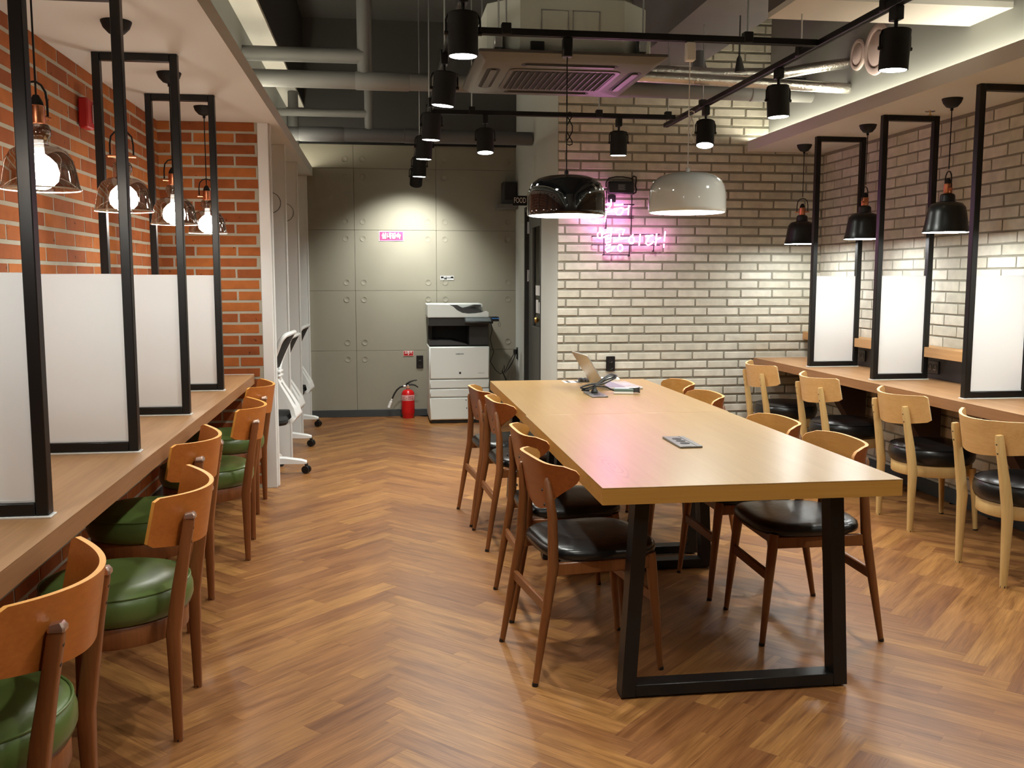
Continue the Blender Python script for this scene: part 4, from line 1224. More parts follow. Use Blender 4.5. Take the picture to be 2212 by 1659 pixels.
# ================================================================== CEILING SERVICES
def pipe(name, pts, r_, mat, label, sleeves=()):
    o = MB().tube(pts, r_, 22).build(name, mat, None)
    t = tag(o, label, 'pipe')
    for (a, b) in sleeves:
        P = [Vector(p) for p in pts]
        p, q = P[0].lerp(P[-1], a), P[0].lerp(P[-1], b)
        MB().tube([p, p.lerp(q, 0.02), p.lerp(q, 0.98), q], [r_ * 1.0, r_ * 1.08, r_ * 1.08, r_ * 1.0], 22).build('sleeve', mat, o)
    return o
YP = 6.62
pipe('ceiling_pipe', [(XLF - 0.03, YP, 2.86), (-0.085, YP, 2.86)], 0.048, pipe_grey, 'grey lagged pipe near the left beam, uppermost of the horizontal pipes')
pipe('ceiling_pipe', [(XLF - 0.03, YP, 2.705), (XRF + 0.02, YP, 2.695)], 0.056, pipe_grey, 'long grey lagged pipe crossing the room behind the air conditioner', ((0.19, 0.28), (0.60, 0.66), (0.88, 0.95)))
pipe('ceiling_pipe', [(-0.085, YP, 2.71), (-0.085, YP, 3.20), (-0.085, YP, ZC)], [0.041, 0.041, 0.041], pipe_grey, 'grey vertical pipe rising to the slab from the long pipe')
YQ = 8.6
pipe('ceiling_pipe', [(XLF - 0.03, YQ, 2.815), (-0.075, YQ, 2.815)], 0.033, pipe_grey, 'thin grey pipe below the bulkhead')
pipe('ceiling_pipe', [(XLF - 0.03, YQ, 2.635), (1.362, YQ, 2.63)], 0.059, pipe_dark, 'thick dark grey pipe above the concrete wall', ((0.1, 0.27), (0.5, 0.58)))
pipe('ceiling_pipe', [(-0.072, YQ, 2.64), (-0.072, YQ, 3.4), (-0.072, YQ, ZC)], 0.037, pipe_grey, 'slim vertical pipe joining the thick dark pipe')
pipe('ceiling_pipe', [(-0.735, YQ + 0.25, 2.48), (-0.735, YQ + 0.25, 3.03)], 0.045, pipe_grey, 'short vertical pipe behind the left cove')
pipe('foil_duct', [(1.40, 6.02, 2.665), (1.9, 6.03, 2.655), (2.5, 6.05, 2.645), (XRF + 0.01, 6.06, 2.63)], 0.034, foil, 'silver foil duct running to the right cove, lower one')
pipe('foil_duct', [(1.40, 6.12, 2.725), (2.2, 6.13, 2.715), (2.62, 6.11, 2.725), (2.85, 6.09, 2.765), (XRF + 0.01, 6.085, 2.80)], 0.034, foil, 'silver foil duct running to the right cove, upper bent one')
pipe('ceiling_pipe', [(2.27, 6.75, 3.0), (2.27, 6.75, 2.90), (2.29, 6.75, 2.84), (2.36, 6.75, 2.82), (2.60, 6.75, 2.80), (XRF + 0.01, 6.75, 2.79)], [0.03, 0.05, 0.055, 0.05, 0.045, 0.045], pipe_dark, 'dark bent pipe coming down from the broad beam')
pipe('cable_gland', [(2.245, 5.9, 3.02), (2.245, 5.9, 2.78), (2.245, 5.9, 2.76), (2.25, 5.9, 2.68)], [0.005, 0.006, 0.016, 0.032], dark_grey, 'small dark cone fitting hanging on a rod')

# ---- ceiling cassette air conditioner
AX, AY, AZ = 0.975, 5.27, 2.50
t = thing('air_conditioner', 'square ceiling cassette air conditioner hung below the slab', 'air conditioner', (AX, AY, AZ))
mb = MB(); rings = []
for hw, r_, z in ((0.440, 0.03, -0.030), (0.462, 0.02, -0.012), (0.478, 0.012, 0.0), (0.478, 0.012, 0.014)):
    rings.append(mb.ring([(p[0], p[1], z) for p in rrect(hw, hw, r_, 4)]))
for a, b in zip(rings, rings[1:]): mb.bridge(a, b)
mb.f.append(rings[0][::-1]); mb.f.append(rings[-1])
panel = mb.build('panel', ac_panel, t)
mb = MB(); mb.prism(rrect(0.295, 0.265, 0.04, 5), XY, -0.0302, -0.036, 0.003); mb.build('grille_frame', ac_panel, panel)
mb = MB(); mb.prism(rrect(0.272, 0.235, 0.03, 5), XY, -0.0362, -0.0368); grille = mb.build('grille_back', M('grille_dark', srgb(24, 22, 24), 0.8), t)
for k in range(17):
    x = -0.256 + 0.512 * k / 16
    MB().box(x - 0.0022, x + 0.0022, -0.233, 0.233, -0.0425, -0.0370).build('grille_slat', ac_panel, t, False)
for s, horiz in ((-1, True), (1, True), (-1, False), (1, False)):
    o = rrect(0.25, 0.036, 0.034, 5)
    f = (lambda u, v, d: (u, v + s * 0.355, d)) if horiz else (lambda u, v, d: (v + s * 0.375, u, d))
    mb = MB(); mb.prism(o, f, -0.0302, -0.0312); sl = mb.build('air_outlet', M('outlet_dark', srgb(26, 24, 26), 0.6) if 'outlet_dark' not in bpy.data.materials else bpy.data.materials['outlet_dark'], t)
    o = rrect(0.232, 0.017, 0.016, 5)
    mb = MB(); mb.prism(o, f, -0.0314, -0.0385, 0.003); mb.build('louver', ac_panel, t)
mb = MB(); oc = []
for sx, sy in ((1, 1), (-1, 1), (-1, -1), (1, -1)):
    a = (sx * 0.415, sy * 0.265); b = (sx * 0.265, sy * 0.415)
    oc += [a, b] if sx * sy > 0 else [b, a]
mb.prism(oc, XY, 0.0145, 0.285, 0.004)
body = mb.build('body', ac_body, t, False)
for x0, x1 in ((-0.16, -0.02), (0.0, 0.14)):
    for q in ((x0, x0 + 0.004, 0.13, 0.225), (x1 - 0.004, x1, 0.13, 0.225), (x0, x1, 0.221, 0.225)):
        MB().box(q[0], q[1], -0.4175, -0.4152, q[2], q[3]).build('hatch_rim', steel, body, False)
for sx in (-1, 1):
    for sy in (-1, 1):
        MB().tube([(sx * 0.37, sy * 0.385, 0.05), (sx * 0.37, sy * 0.385, ZC - AZ - 0.01)], 0.005, 8).build('hanger_rod', steel, t)
        MB().box(sx * 0.37 - 0.02, sx * 0.37 + 0.02, sy * 0.36 - 0.03, sy * 0.36 + 0.03, 0.04, 0.12, c=0.003).build('hanger_bracket', steel, t)
MB().box(-0.22, -0.15, -0.46, -0.445, 0.016, 0.062, c=0.003).build('control_box', black_plastic, t)
MB().box(0.4148, 0.50, -0.08, 0.08, 0.06, 0.20, c=0.01).build('pipe_box', ac_body, t)

# ---- round vents on the right cove face
for (y, z, r_, lb) in ((5.705, 2.80, 0.155, 'large round white vent on the right cove face'), (5.945, 2.82, 0.098, 'small round white vent on the right cove face')):
    t = thing('round_vent', lb, 'vent', (XRF, y, z))
    mp = Matrix(((0, 0, -1, 0), (0, 1, 0, 0), (1, 0, 0, 0), (0, 0, 0, 1)))
    mb = MB(); mb.lathe([(r_ * 0.72, 0.006), (r_ * 0.74, 0.016), (r_ * 0.86, 0.018), (r_ * 0.98, 0.012), (r_, 0.0), (r_ * 0.72, 0.0), (r_ * 0.72, 0.006)], 40, m=mp); mb.build('rim', vent_pink, t)
    mb = MB(); mb.lathe([(0.0, 0.022), (r_ * 0.5, 0.020), (r_ * 0.66, 0.012), (r_ * 0.69, 0.0), (0.0, 0.0)], 40, m=mp); mb.build('disc', vent_pink, t)
t = thing('sprinkler', 'small sprinkler head on the right lowered ceiling', 'sprinkler', (3.27, 5.45, ZS))
mb = MB(); mb.lathe([(0.0, -0.003), (0.028, -0.003), (0.03, 0.0)], 20); mb.build('rosette', chrome, t)
mb = MB(); mb.lathe([(0.0, -0.026), (0.012, -0.026), (0.012, -0.023), (0.004, -0.022), (0.004, -0.0032)], 14); mb.build('head', brass, t)

# ---- fire alarm on the red bricks
t = thing('fire_alarm', 'red fire alarm box with a white lamp on the red brick wall', 'alarm', (XL + 0.0065, 4.83, 2.165))
MB().box(0, 0.045, -0.045, 0.055, -0.07, 0.07, c=0.008).build('housing', red_plastic, t)
MB().box(0.0452, 0.060, 0.018, 0.055, -0.045, 0.045, c=0.005).build('strobe_lamp', white_plastic, t)

# ================================================================== NEON SIGN
neon_m = EM('neon_pink', (1.0, 0.30, 0.80), E_NEON)
NY = YF - 0.085
def npix(px, py):
    """Sign drawing units -> wall coordinates."""
    return (1.4365 + (px + 20) * 0.000435 + 0.1455, NY, 2.211 - (py - 0) * 0.000435 + 0.0)
t = thing('neon_sign', 'glowing pink handwritten neon sign on a black rod frame on the white bricks', 'sign', (0, 0, 0))
strokes = [
    [[(-150, 560), (-190, 610), (-150, 660), (-100, 650), (-80, 600), (-110, 555), (-150, 560)], [(-130, 660), (-135, 715)], [(-215, 725), (-40, 710)]],
    [[(20, 520), (20, 600), (190, 585)], [(-10, 680), (220, 665)], [(40, 745), (175, 735), (165, 790), (45, 805), (50, 870), (110, 885), (200, 850)]],
    [[(290, 485), (275, 570), (295, 640), (345, 660), (400, 630), (428, 560), (425, 485)], [(295, 580), (415, 565)], [(265, 710), (455, 690)], [(345, 705), (328, 790), (312, 885)]],
    [[(490, 585), (645, 570)], [(478, 652), (610, 632), (655, 640)], [(545, 655), (505, 700), (540, 755), (600, 750), (640, 700)], [(640, 668), (745, 640)], [(752, 585), (738, 755)]],
    [arc(228, 1110, 42, 55) + [(270, 1110)], [(280, 1095), (375, 1050)], [(290, 1150), (400, 1110)], [(440, 985), (425, 1150)], [(330, 1190), (440, 1165), (425, 1225), (345, 1250), (350, 1290), (430, 1275), (400, 1320), (330, 1365), (360, 1405), (440, 1385), (505, 1310)]],
    [[(515, 1030), (600, 1000), (675, 1010), (640, 1105)], [(590, 1090), (575, 1185)], [(515, 1205), (730, 1155)], arc(603, 1335, 46, 58) + [(649, 1335)]],
    [[(835, 1095), (815, 1130)], arc(808, 1195, 48, 62) + [(856, 1195)], [(965, 1090), (948, 1290)]],
    [[(1058, 1122), (1205, 1108)], [(1150, 1115), (1100, 1180), (1070, 1250), (1110, 1285), (1170, 1260), (1215, 1215)], [(1268, 1080), (1250, 1285)], [(1262, 1185), (1345, 1150)]],
    [[(1425, 1040), (1408, 1215)], [(1406, 1262), (1404, 1325)]],
]
for g in strokes:
    mb = MB()
    for s in g:
        mb.tube([npix(*p) for p in s], 0.0052, 8)
    mb.build('neon_letter', neon_m, t)
rods = [[(355, 330), (355, 1000)], [(822, 400), (815, 1095)], [(790, 1290), (785, 1480)], [(330, 770), (860, 770)], [(330, 802), (860, 802)], [(650, 565), (860, 565)], [(120, 1128), (860, 1120)], [(120, 1278), (1350, 1278)], [(320, 1455), (800, 1455)], [(320, 1100), (325, 1460)], [(1240, 1280), (1235, 1385)], [(850, 1095), (1340, 1088)]]
for s in rods:
    MB().tube([(lambda q: (q[0], YF - 0.055, q[2]))(npix(*p)) for p in s], 0.0042, 8).build('rod', black_metal, t)
for p in ((355, 980), (820, 800), (120, 1128), (120, 1278), (1240, 1385), (790, 1475), (860, 565), (1340, 1088), (325, 1455)):
    q = npix(*p)
    MB().tube([(q[0], YF - 0.013, q[2]), (q[0], YF - 0.053, q[2])], 0.005, 8).build('stand_off', black_metal, t)
for p in ((300, 560), (345, 700), (560, 640), (740, 680), (420, 1170), (600, 1200), (950, 1200), (1250, 1200), (1408, 1150), (228, 1160)):
    q = npix(*p)
    MB().tube([(q[0], YF - 0.055, q[2]), (q[0], NY + 0.007, q[2])], 0.003, 6).build('tube_support', black_metal, t)
t = thing('neon_transformer', 'black transformer box with a looped cable above the neon sign', 'transformer', (0, 0, 0))
a = npix(385, 380); b = npix(850, 165)
MB().box(a[0], b[0], YF - 0.075, YF - 0.0135, a[2], b[2], c=0.008).build('case', black_plastic, t)
lx, lz = (a[0] + b[0]) / 2 + 0.002, (a[2] + b[2]) / 2
for k in range(5):
    MB().box(lx - 0.028, lx + 0.03 - 0.008 * (k % 2), YF - 0.0762, YF - 0.0753, lz + 0.018 - k * 0.009, lz + 0.0225 - k * 0.009).build('label_line', grey_print, t, False)
hp = [npix(*p) for p in ((345, 270), (345, 180), (400, 110), (520, 85), (650, 85), (790, 105), (840, 140))]
MB().tube([(p[0], YF - 0.06, p[2]) for p in hp], 0.005, 8).build('handle', black_metal, t)
lp = [npix(*p) for p in ((835, 170), (825, 90), (850, 65), (890, 85), (900, 150), (875, 240), (905, 290), (890, 350), (840, 380), (820, 390))]
MB().tube([(p[0], YF - 0.05 - 0.01 * (k % 2), p[2]) for k, p in enumerate(lp)], 0.006, 8).build('cable', black_plastic, t)
q = npix(400, 385)
MB().box(q[0], q[0] + 0.062, YF - 0.03, YF - 0.0135, q[2] - 0.06, q[2] - 0.006, c=0.003).build('junction_box', black_plastic, t)

# ================================================================== WALL THINGS
wall_outlet('outlet', (1.803, YF - 0.013, 0.724), 0, 'black double socket on the white bricks behind the laptop')
wall_outlet('outlet', (0.392, YC - 0.0135, 0.553), 0, 'black double socket on the concrete wall left of the printer', size=(0.070, 0.128))

def flat_sign(name, x0, x1, z0, z1, y, mat, border, label):
    t = thing(name, label, 'sign', ((x0 + x1) / 2, y, (z0 + z1) / 2))
    w, h = (x1 - x0) / 2, (z1 - z0) / 2
    MB().box(-w, w, -0.004, 0, -h, h, c=0.0008).build('border', border, t, False)
    MB().box(-w + 0.005, w - 0.005, -0.005, -0.0042, -h + 0.005, h - 0.005).build('face', mat, t, False)
    return t
YS = YC - 0.0145
t = flat_sign('quiet_sign', 0.0, 0.242, 1.762, 1.860, YS, pink_print, white_print, 'pink sign with white lettering on the concrete wall')
text('lettering', '실내정숙', 0.060, pink_dark, t, (0.003, -0.0053, -0.003), (PI / 2, 0, 0), 0.0003, bold=0.006, sx=0.86)
text('lettering', '실내정숙', 0.060, white_print, t, (0, -0.0062, 0), (PI / 2, 0, 0), 0.0003, bold=0.003, sx=0.86)
t = flat_sign('password_sign', 0.607, 0.744, 1.376, 1.418, YS, black_print, white_print, 'small black sign with two lines of white text above the printer')
for (x0, x1, z0) in ((-0.036, -0.012, 0.0045), (-0.006, 0.036, 0.0045), (-0.060, -0.028, -0.0135), (-0.018, -0.012, -0.0105), (-0.004, 0.060, -0.0135)):
    MB().box(x0, x1, -0.0057, -0.0051, z0, z0 + (0.009 if x1 - x0 > 0.01 else 0.003)).build('text_line', white_print, t, False)
t = flat_sign('extinguisher_sign', 0.227, 0.330, 0.612, 0.664, YS, red_plastic, label_pale, 'small red sign with white lettering above the fire extinguisher')
text('lettering', '소화기', 0.028, white_print, t, (0, -0.0056, 0.008), (PI / 2, 0, 0), 0.0002, bold=0.0006)
MB().prism([(-0.006, -0.004), (0.006, -0.004), (0.0, -0.020)], XZ, -0.0052, -0.0058).build('arrow', white_print, t, False)

# ---- projecting FOOD sign and the bracketed dark lamp box
t = thing('food_sign', 'black projecting sign with white letters over the door', 'sign', (XS, 8.95, 2.115))
MB().box(-0.135, -0.001, -0.008, 0.008, -0.045, 0.045, c=0.002).build('board', black_matt, t, False)
text('lettering', 'FOOD', 0.072, white_print, t, (-0.068, -0.0088, 0.0), (PI / 2, 0, 0), 0.0004, sx=0.56)
t = thing('emergency_light', 'dark grey box lamp on a shelf bracket in the corner by the concrete wall', 'lamp', (1.29, YC - 0.013, 2.10))
MB().box(-0.125, 0.083, -0.19, 0, -0.02, 0.028, c=0.004).build('shelf', M('shelf_grey', srgb(110, 108, 104), 0.5), t)
MB().box(-0.065, 0.075, -0.15, -0.01, 0.0285, 0.245, c=0.006).build('housing', dark_grey, t)
MB().box(-0.045, 0.066, -0.1535, -0.1505, 0.07, 0.235, c=0.001).build('front_panel', black_plastic, t)

# ---- fire extinguisher
t = thing('fire_extinguisher', 'red fire extinguisher with a white hose nozzle standing on the floor by the concrete wall', 'fire extinguisher', (0.266, 9.575, 0))
mb = MB(); mb.lathe([(0.0, 0.0), (0.056, 0.0), (0.058, 0.012), (0.058, 0.028), (0.064, 0.045), (0.066, 0.06), (0.066, 0.235), (0.062, 0.256), (0.048, 0.276), (0.024, 0.286), (0.020, 0.288), (0.0, 0.288)], 36); mb.build('cylinder', red_paint, t)
mb = MB(); mb.lathe([(0.0663, 0.178), (0.0668, 0.180), (0.0668, 0.232), (0.0663, 0.234)], 36); lab = mb.build('label_band', label_pale, t)
dark_red = M('dark_red_print', srgb(120, 30, 34), 0.5)
def on_band(a0, a1, z0, z1):
    mb = MB(); n = 4
    pts = [(0.0671 * math.cos(a0 + (a1 - a0) * q / n), 0.0671 * math.sin(a0 + (a1 - a0) * q / n)) for q in range(n + 1)]
    a = mb.ring([(p[0], p[1], z0) for p in pts]); b = mb.ring([(p[0], p[1], z1) for p in pts])
    for q in range(n): mb.f.append([a[q], a[q + 1], b[q + 1], b[q]])
    mb.build('label_print', dark_red, t, False)
MB().tube([(0.0672 * math.cos(-2.15 + 0.19 * math.cos(g)), 0.0672 * math.sin(-2.15 + 0.19 * math.cos(g)), 0.206 + 0.014 * math.sin(g)) for g in [0.6 + 4.9 * q / 14 for q in range(15)]], 0.0014, 6).build('label_emblem', dark_red, t)
for a0, a1, z0, z1 in ((-1.86, -1.72, 0.200, 0.206), (-1.55, -1.38, 0.211, 0.222), (-1.33, -1.16, 0.211, 0.222), (-1.52, -1.40, 0.192, 0.204), (-1.31, -1.18, 0.192, 0.204), (-1.08, -0.94, 0.211, 0.222), (-0.90, -0.78, 0.211, 0.222), (-1.06, -0.82, 0.192, 0.202)):
    on_band(a0, a1, z0, z1)
mb = MB(); mb.lathe([(0.018, 0.286), (0.018, 0.300), (0.013, 0.304), (0.013, 0.330), (0.0, 0.330)], 20); mb.build('valve', steel, t)
mb = MB(); mb.lathe([(0.0, 0.0), (0.017, 0.0), (0.018, 0.006), (0.014, 0.010), (0.0, 0.010)], 20); mb.v = [(p[0], -0.012 - p[2], 0.314 + p[1]) for p in mb.v]; mb.build('gauge', chrome, t)
MB().tube([(-0.015, 0, 0.318), (-0.012, 0, 0.340), (0.020, 0, 0.362), (0.055, 0, 0.374), (0.092, 0, 0.380)], [0.010, 0.011, 0.009, 0.007, 0.006], 8).build('lever', black_metal, t)
MB().tube([(0.0, 0, 0.328), (0.035, 0, 0.336), (0.070, 0, 0.328), (0.102, 0, 0.306)], [0.010, 0.009, 0.007, 0.006], 8).build('carry_handle', black_metal, t)
MB().tube([(-0.012, 0, 0.318), (-0.045, 0, 0.318)], 0.009, 10).build('hose_joint', steel, t)
MB().tube([(-0.045, 0, 0.318), (-0.080, 0, 0.308), (-0.112, -0.002, 0.280), (-0.138, -0.004, 0.240), (-0.158, -0.005, 0.195)], 0.0085, 12).build('hose', black_plastic, t)
MB().tube([(-0.157, -0.005, 0.198), (-0.168, -0.005, 0.170), (-0.170, -0.005, 0.166), (-0.192, -0.005, 0.106)], [0.008, 0.008, 0.014, 0.016], 14).build('nozzle', white_plastic, t)

# ---- copier
t = thing('printer', 'white and black office copier on a cassette stand by the concrete wall', 'printer', (0.46, 9.13, 0))
Wp, Dp = 0.58, 0.52
MB().box(0.02, Wp - 0.01, 0.03, Dp, 0.0, 0.030, c=0.004).build('plinth', printer_black, t)
MB().box(0, Wp, 0.022, Dp, 0.030, 0.742, c=0.006).build('body', printer_white, t)
for z0, z1 in ((0.036, 0.250), (0.256, 0.335), (0.341, 0.425)):
    d = MB().box(0.004, Wp - 0.004, 0, 0.0215, z0, z1, c=0.008).build('paper_drawer', printer_white, t)
fd = MB().box(0.003, Wp - 0.003, -0.003, 0.0215, 0.431, 0.742, c=0.010).build('front_door', printer_white, t)
text('brand_lettering', 'SAMSUNG', 0.017, M('brand_print', srgb(70, 72, 76), 0.5), t, (0.292, -0.0038, 0.672), (PI / 2, 0, 0), 0.0003, bold=0.0004)
text('model_lettering', 'MultiXpress', 0.013, grey_print, t, (0.50, -0.0038, 0.487), (PI / 2, 0, 0), 0.0003)
MB().box(0.284, 0.304, -0.0045, -0.0032, 0.480, 0.500).build('emblem', dark_grey, t, False)
MB().box(0.005, Wp - 0.002, 0.05, Dp - 0.01, 0.7425, 0.756, c=0.002).build('bay_floor', printer_black, t)
MB().box(0.005, 0.05, 0.30, Dp - 0.01, 0.756, 0.94, c=0.003).box(0.05, Wp - 0.005, 0.45, Dp - 0.01, 0.756, 0.94).build('bay_back', printer_black, t, False)
MB().box(0.385, Wp - 0.006, 0.02, 0.449, 0.756, 0.94, c=0.004).build('side_housing', M('printer_dark_grey', srgb(40, 40, 40), 0.5), t)
tray = [(0.01, 0.757), (0.01, 0.800), (0.20, 0.803), (0.28, 0.785), (0.36, 0.765), (0.38, 0.757)]
MB().prism(tray, XZ, 0.03, 0.40, 0.003).build('output_tray', dark_grey, t)
MB().box(0.0, Wp - 0.006, 0.012, Dp - 0.01, 0.9405, 1.022, c=0.004).build('scanner_unit', M('scanner_black', srgb(44, 44, 44), 0.5), t)
cp = MB(); cpm = Matrix.Translation((0.335, -0.07, 0.962)) @ Matrix.Rotation(R(24), 4, 'X'); cp.box(0, 0.265, 0, 0.115, 0, 0.022, c=0.004, m=cpm); cp.build('control_panel', printer_black, t)
cp = MB(); cp.box(0.012, 0.253, 0.012, 0.103, 0.0222, 0.0228, m=cpm); cp.build('touch_screen', screen_grey, t, False)
MB().box(-0.01, Wp - 0.006, 0.0, Dp - 0.01, 1.0225, 1.032, c=0.002).build('scanner_lid_base', printer_white, t)
prof = [(-0.012, 1.0322), (-0.012, 1.142), (-0.004, 1.148), (0.20, 1.142), (0.235, 1.125), (0.275, 1.088), (0.32, 1.066), (0.38, 1.058), (0.45, 1.062), (0.56, 1.078), (0.572, 1.072), (0.572, 1.0322)]
MB().prism(prof, XZ, 0.0, 0.14, 0.0).build('document_feeder', printer_white, t, True, 30)
MB().box(-0.012, 0.53, 0.1405, Dp - 0.02, 1.0322, 1.148, c=0.006).build('feeder_rear', printer_white, t)
MB().prism([(0.205, 1.1405), (0.275, 1.1395), (0.30, 1.125), (0.33, 1.112), (0.50, 1.132), (0.505, 1.140), (0.44, 1.142), (0.36, 1.118), (0.50, 1.095), (0.51, 1.079), (0.45, 1.066), (0.38, 1.062), (0.32, 1.070), (0.275, 1.092), (0.24, 1.124)], XZ, 0.02, 0.138).build('feeder_tray', dark_grey, t, False)
t = thing('card_reader', 'small card terminal with a blue edge on a bracket at the copier side', 'terminal', (1.035, 9.25, 0.98))
MB().box(0.002, 0.105, -0.06, 0.06, 0.0, 0.022, c=0.004).build('case', black_plastic, t)
MB().box(0.0, 0.108, -0.062, 0.062, 0.0222, 0.034, c=0.002).build('blue_tray', M('blue_plastic', srgb(70, 130, 200), 0.4), t)
MB().box(0.002, 0.104, -0.058, 0.058, 0.0342, 0.044, c=0.003).build('cover', black_plastic, t)
MB().box(0.010, 0.05, -0.04, 0.04, -0.022, -0.0002, c=0.004).build('bracket', black_matt, t)
MB().tube([(0.107, -0.03, 0.01), (0.125, -0.03, -0.03), (0.120, -0.03, -0.055), (0.105, -0.03, -0.05), (0.104, -0.03, -0.01)], 0.0016, 6).build('cord', dark_grey, t)
cab = MB().tube([(1.075, 9.30, 0.955), (1.09, 9.32, 0.90), (1.075, 9.38, 0.80), (1.10, 9.45, 0.72), (1.125, 9.5, 0.66), (1.095, 9.55, 0.56), (1.15, 9.57, 0.47), (1.20, 9.56, 0.43), (1.25, 9.53, 0.47), (1.28, 9.52, 0.55), (1.33, 9.53, 0.63), (1.352, 9.55, 0.645)], 0.004, 8).build('power_cable', black_plastic, None)
tag(cab, 'black power cable hanging from the copier to the socket', 'cable')
cab = MB().tube([(1.353, 9.57, 0.625), (1.32, 9.55, 0.55), (1.28, 9.53, 0.49), (1.24, 9.53, 0.44), (1.235, 9.53, 0.52), (1.215, 9.54, 0.46), (1.255, 9.55, 0.38), (1.27, 9.57, 0.22), (1.25, 9.58, 0.02), (1.20, 9.60, 0.008)], 0.0055, 8).build('power_cable', black_plastic, None)
tag(cab, 'black bundled cable dropping to the floor beside the copier', 'cable')
cab = MB().tube([(1.34, 9.60, 0.60), (1.31, 9.60, 0.45), (1.27, 9.61, 0.20), (1.25, 9.62, 0.02), (1.18, 9.62, 0.008)], 0.003, 8).build('data_cable', M('grey_cable', srgb(150, 145, 135), 0.5), None)
tag(cab, 'thin pale cable in the corner behind the copier', 'cable')
t = thing('outlet', 'black socket with a plugged adapter on the side wall by the copier', 'outlet', (XS, 9.56, 0.64), 0)
MB().box(-0.010, 0, -0.035, 0.035, -0.06, 0.06, c=0.002).build('plate', black_plastic, t)
MB().box(-0.042, -0.0102, -0.022, 0.022, -0.012, 0.040, c=0.006).build('plug', black_plastic, t)

# ================================================================== ON THE FAR TABLE
ZTB = 0.7505
t = thing('laptop', 'open silver laptop seen from behind its lid on the far table', 'laptop', (1.285, 5.545, ZTB), R(4))
MB().prism(rrect(0.1125, 0.165, 0.012, 4), lambda u, v, d: (u + 0.1125, v, d), 0.0, 0.014, 0.002).build('base', silver_lap, t)
MB().prism(rrect(0.050, 0.142, 0.004, 3), lambda u, v, d: (u + 0.075, v, d), 0.0142, 0.0150).build('keyboard', M('keyboard_grey', srgb(120, 112, 126), 0.5), t, False)
MB().prism(rrect(0.026, 0.048, 0.003, 3), lambda u, v, d: (u + 0.172, v, d), 0.0142, 0.0147).build('touchpad', M('touchpad', srgb(176, 170, 180), 0.35), t, False)
lm = Matrix.Translation((0.0, 0.0, 0.014)) @ Matrix.Rotation(R(-32), 4, 'Y')
lid = MB(); lid.prism(rrect(0.165, 0.112, 0.010, 4), lambda u, v, d: tuple(lm @ Vector((d, u, v + 0.114))), -0.004, 0.003, 0.001); lid.build('lid', silver_lap, t)
sc = MB(); sc.prism(rrect(0.155, 0.100, 0.004, 3), lambda u, v, d: tuple(lm @ Vector((d, u, v + 0.114))), 0.0032, 0.0037); sc.build('screen', black_plastic, t, False)
def squiggle(name, pts, r_, mat, label, cat='cable'):
    # smooth the control points
    P = [Vector(p) for p in pts]; out = []
    for i in range(len(P) - 1):
        p0, p1, p2, p3 = P[max(i - 1, 0)], P[i], P[i + 1], P[min(i + 2, len(P) - 1)]
        for k in range(6):
            s = k / 6
            out.append(0.5 * ((2 * p1) + (p2 - p0) * s + (2 * p0 - 5 * p1 + 4 * p2 - p3) * s * s + (3 * p1 - p0 - 3 * p2 + p3) * s ** 3))
    out.append(P[-1])
    return tag(MB().tube(out, r_, 8).build(name, mat, None), label, cat)
zc_ = ZTB + 0.006
t = thing('power_lead', 'black power lead tied in loops over the far table socket', 'cable', (0, 0, 0))
c1 = [(1.19, 5.22, zc_ + 0.012), (1.187, 5.22, zc_ + 0.035), (1.20, 5.24, zc_ + 0.05), (1.15, 5.22, zc_ + 0.046), (1.105, 5.20, zc_ + 0.034), (1.13, 5.19, zc_ + 0.030), (1.20, 5.22, zc_ + 0.048), (1.26, 5.27, zc_ + 0.075), (1.31, 5.31, zc_ + 0.088), (1.335, 5.32, zc_ + 0.075), (1.30, 5.28, zc_ + 0.066), (1.25, 5.24, zc_ + 0.052), (1.19, 5.21, zc_ + 0.042), (1.25, 5.22, zc_ + 0.034), (1.28, 5.23, zc_ + 0.020), (1.30, 5.22, zc_ + 0.012)]
c2 = [(1.21, 5.25, zc_ + 0.048), (1.27, 5.30, zc_ + 0.082), (1.31, 5.34, zc_ + 0.092), (1.345, 5.34, zc_ + 0.082), (1.32, 5.31, zc_ + 0.078), (1.26, 5.27, zc_ + 0.064), (1.21, 5.23, zc_ + 0.045), (1.16, 5.20, zc_ + 0.025), (1.11, 5.19, zc_ + 0.020), (1.15, 5.18, zc_ + 0.018)]
for c_ in (c1, c2):
    o = squiggle('lead_loop', c_, 0.0048, black_plastic, None, None); o.parent = t
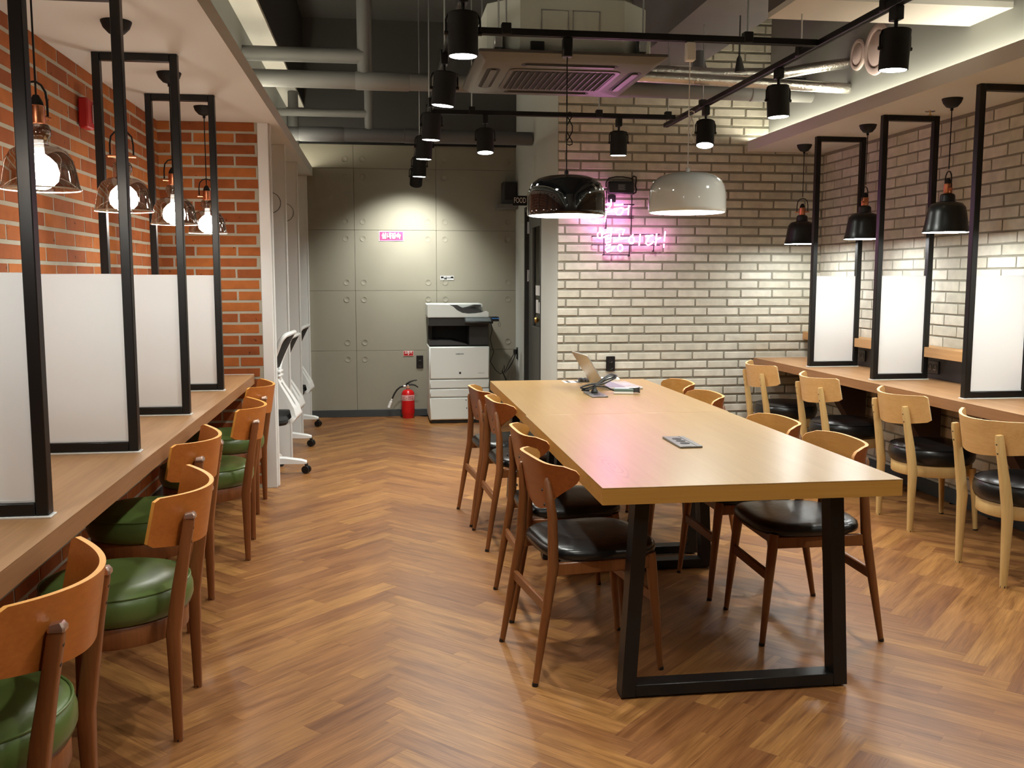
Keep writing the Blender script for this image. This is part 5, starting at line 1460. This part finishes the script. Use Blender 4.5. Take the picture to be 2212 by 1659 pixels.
t = thing('power_plug', 'black plug standing in the far table socket', 'plug', (1.187, 5.215, ZTB + 0.0085))
MB().tube([(0, 0, 0.002), (0, 0, 0.012), (0, 0, 0.02), (0, 0, 0.045)], [0.020, 0.019, 0.012, 0.009], 16).build('plug_body', black_plastic, t)
t = thing('power_adapter', 'pale and green power adapter lying beside the laptop', 'adapter', (1.355, 5.215, ZTB), R(-16))
MB().box(-0.055, 0.055, -0.028, 0.028, 0.0, 0.014, c=0.003).build('lower_case', white_plastic, t)
MB().box(-0.055, 0.055, -0.028, 0.028, 0.0142, 0.030, c=0.003).build('upper_case', book_green, t)
MB().box(-0.050, 0.050, -0.020, 0.020, 0.0302, 0.031).build('sticker', M('grey_sticker', srgb(190, 192, 194), 0.4), t, False)
mbc = [(1.415 + 0.028 * math.cos(a) + 0.004 * math.sin(5 * a), 5.205 + 0.020 * math.sin(a), ZTB + 0.008 + 0.0085 * (a / (2 * PI))) for a in [2 * PI * 3 * k / 60 for k in range(61)]]
tag(MB().tube(mbc, 0.0050, 8).build('coiled_cord', black_plastic, None), 'small coil of black cord at the right end of the adapter', 'cable')
mbc = [(1.255 + 0.035 * math.cos(a), 5.80 + 0.05 * math.sin(a), ZTB + 0.007 + 0.006 * (a / (2 * PI))) for a in [2 * PI * 3 * k / 54 for k in range(55)]]
tag(MB().tube(mbc, 0.0055, 8).build('coiled_cord', black_plastic, None), 'coil of black cord on the table behind the laptop lid', 'cable')
t = thing('white_case', 'white glasses case lying behind the laptop keyboard', 'case', (1.40, 5.82, ZTB))
MB().prism(rrect(0.085, 0.035, 0.03, 6), XY, 0.0, 0.028, 0.009).build('case_body', white_plastic, t)
t = thing('table_sticker', 'small white and dark striped sticker on the far table', 'sticker', (1.19, 5.86, ZTB))
MB().box(-0.055, 0.055, -0.06, 0.06, 0.0, 0.0008).build('paper', white_print, t, False)
for k in (-1, 1):
    MB().box(k * 0.028 - 0.011, k * 0.028 + 0.011, -0.055, 0.055, 0.00085, 0.0011).build('stripe', dark_grey, t, False)
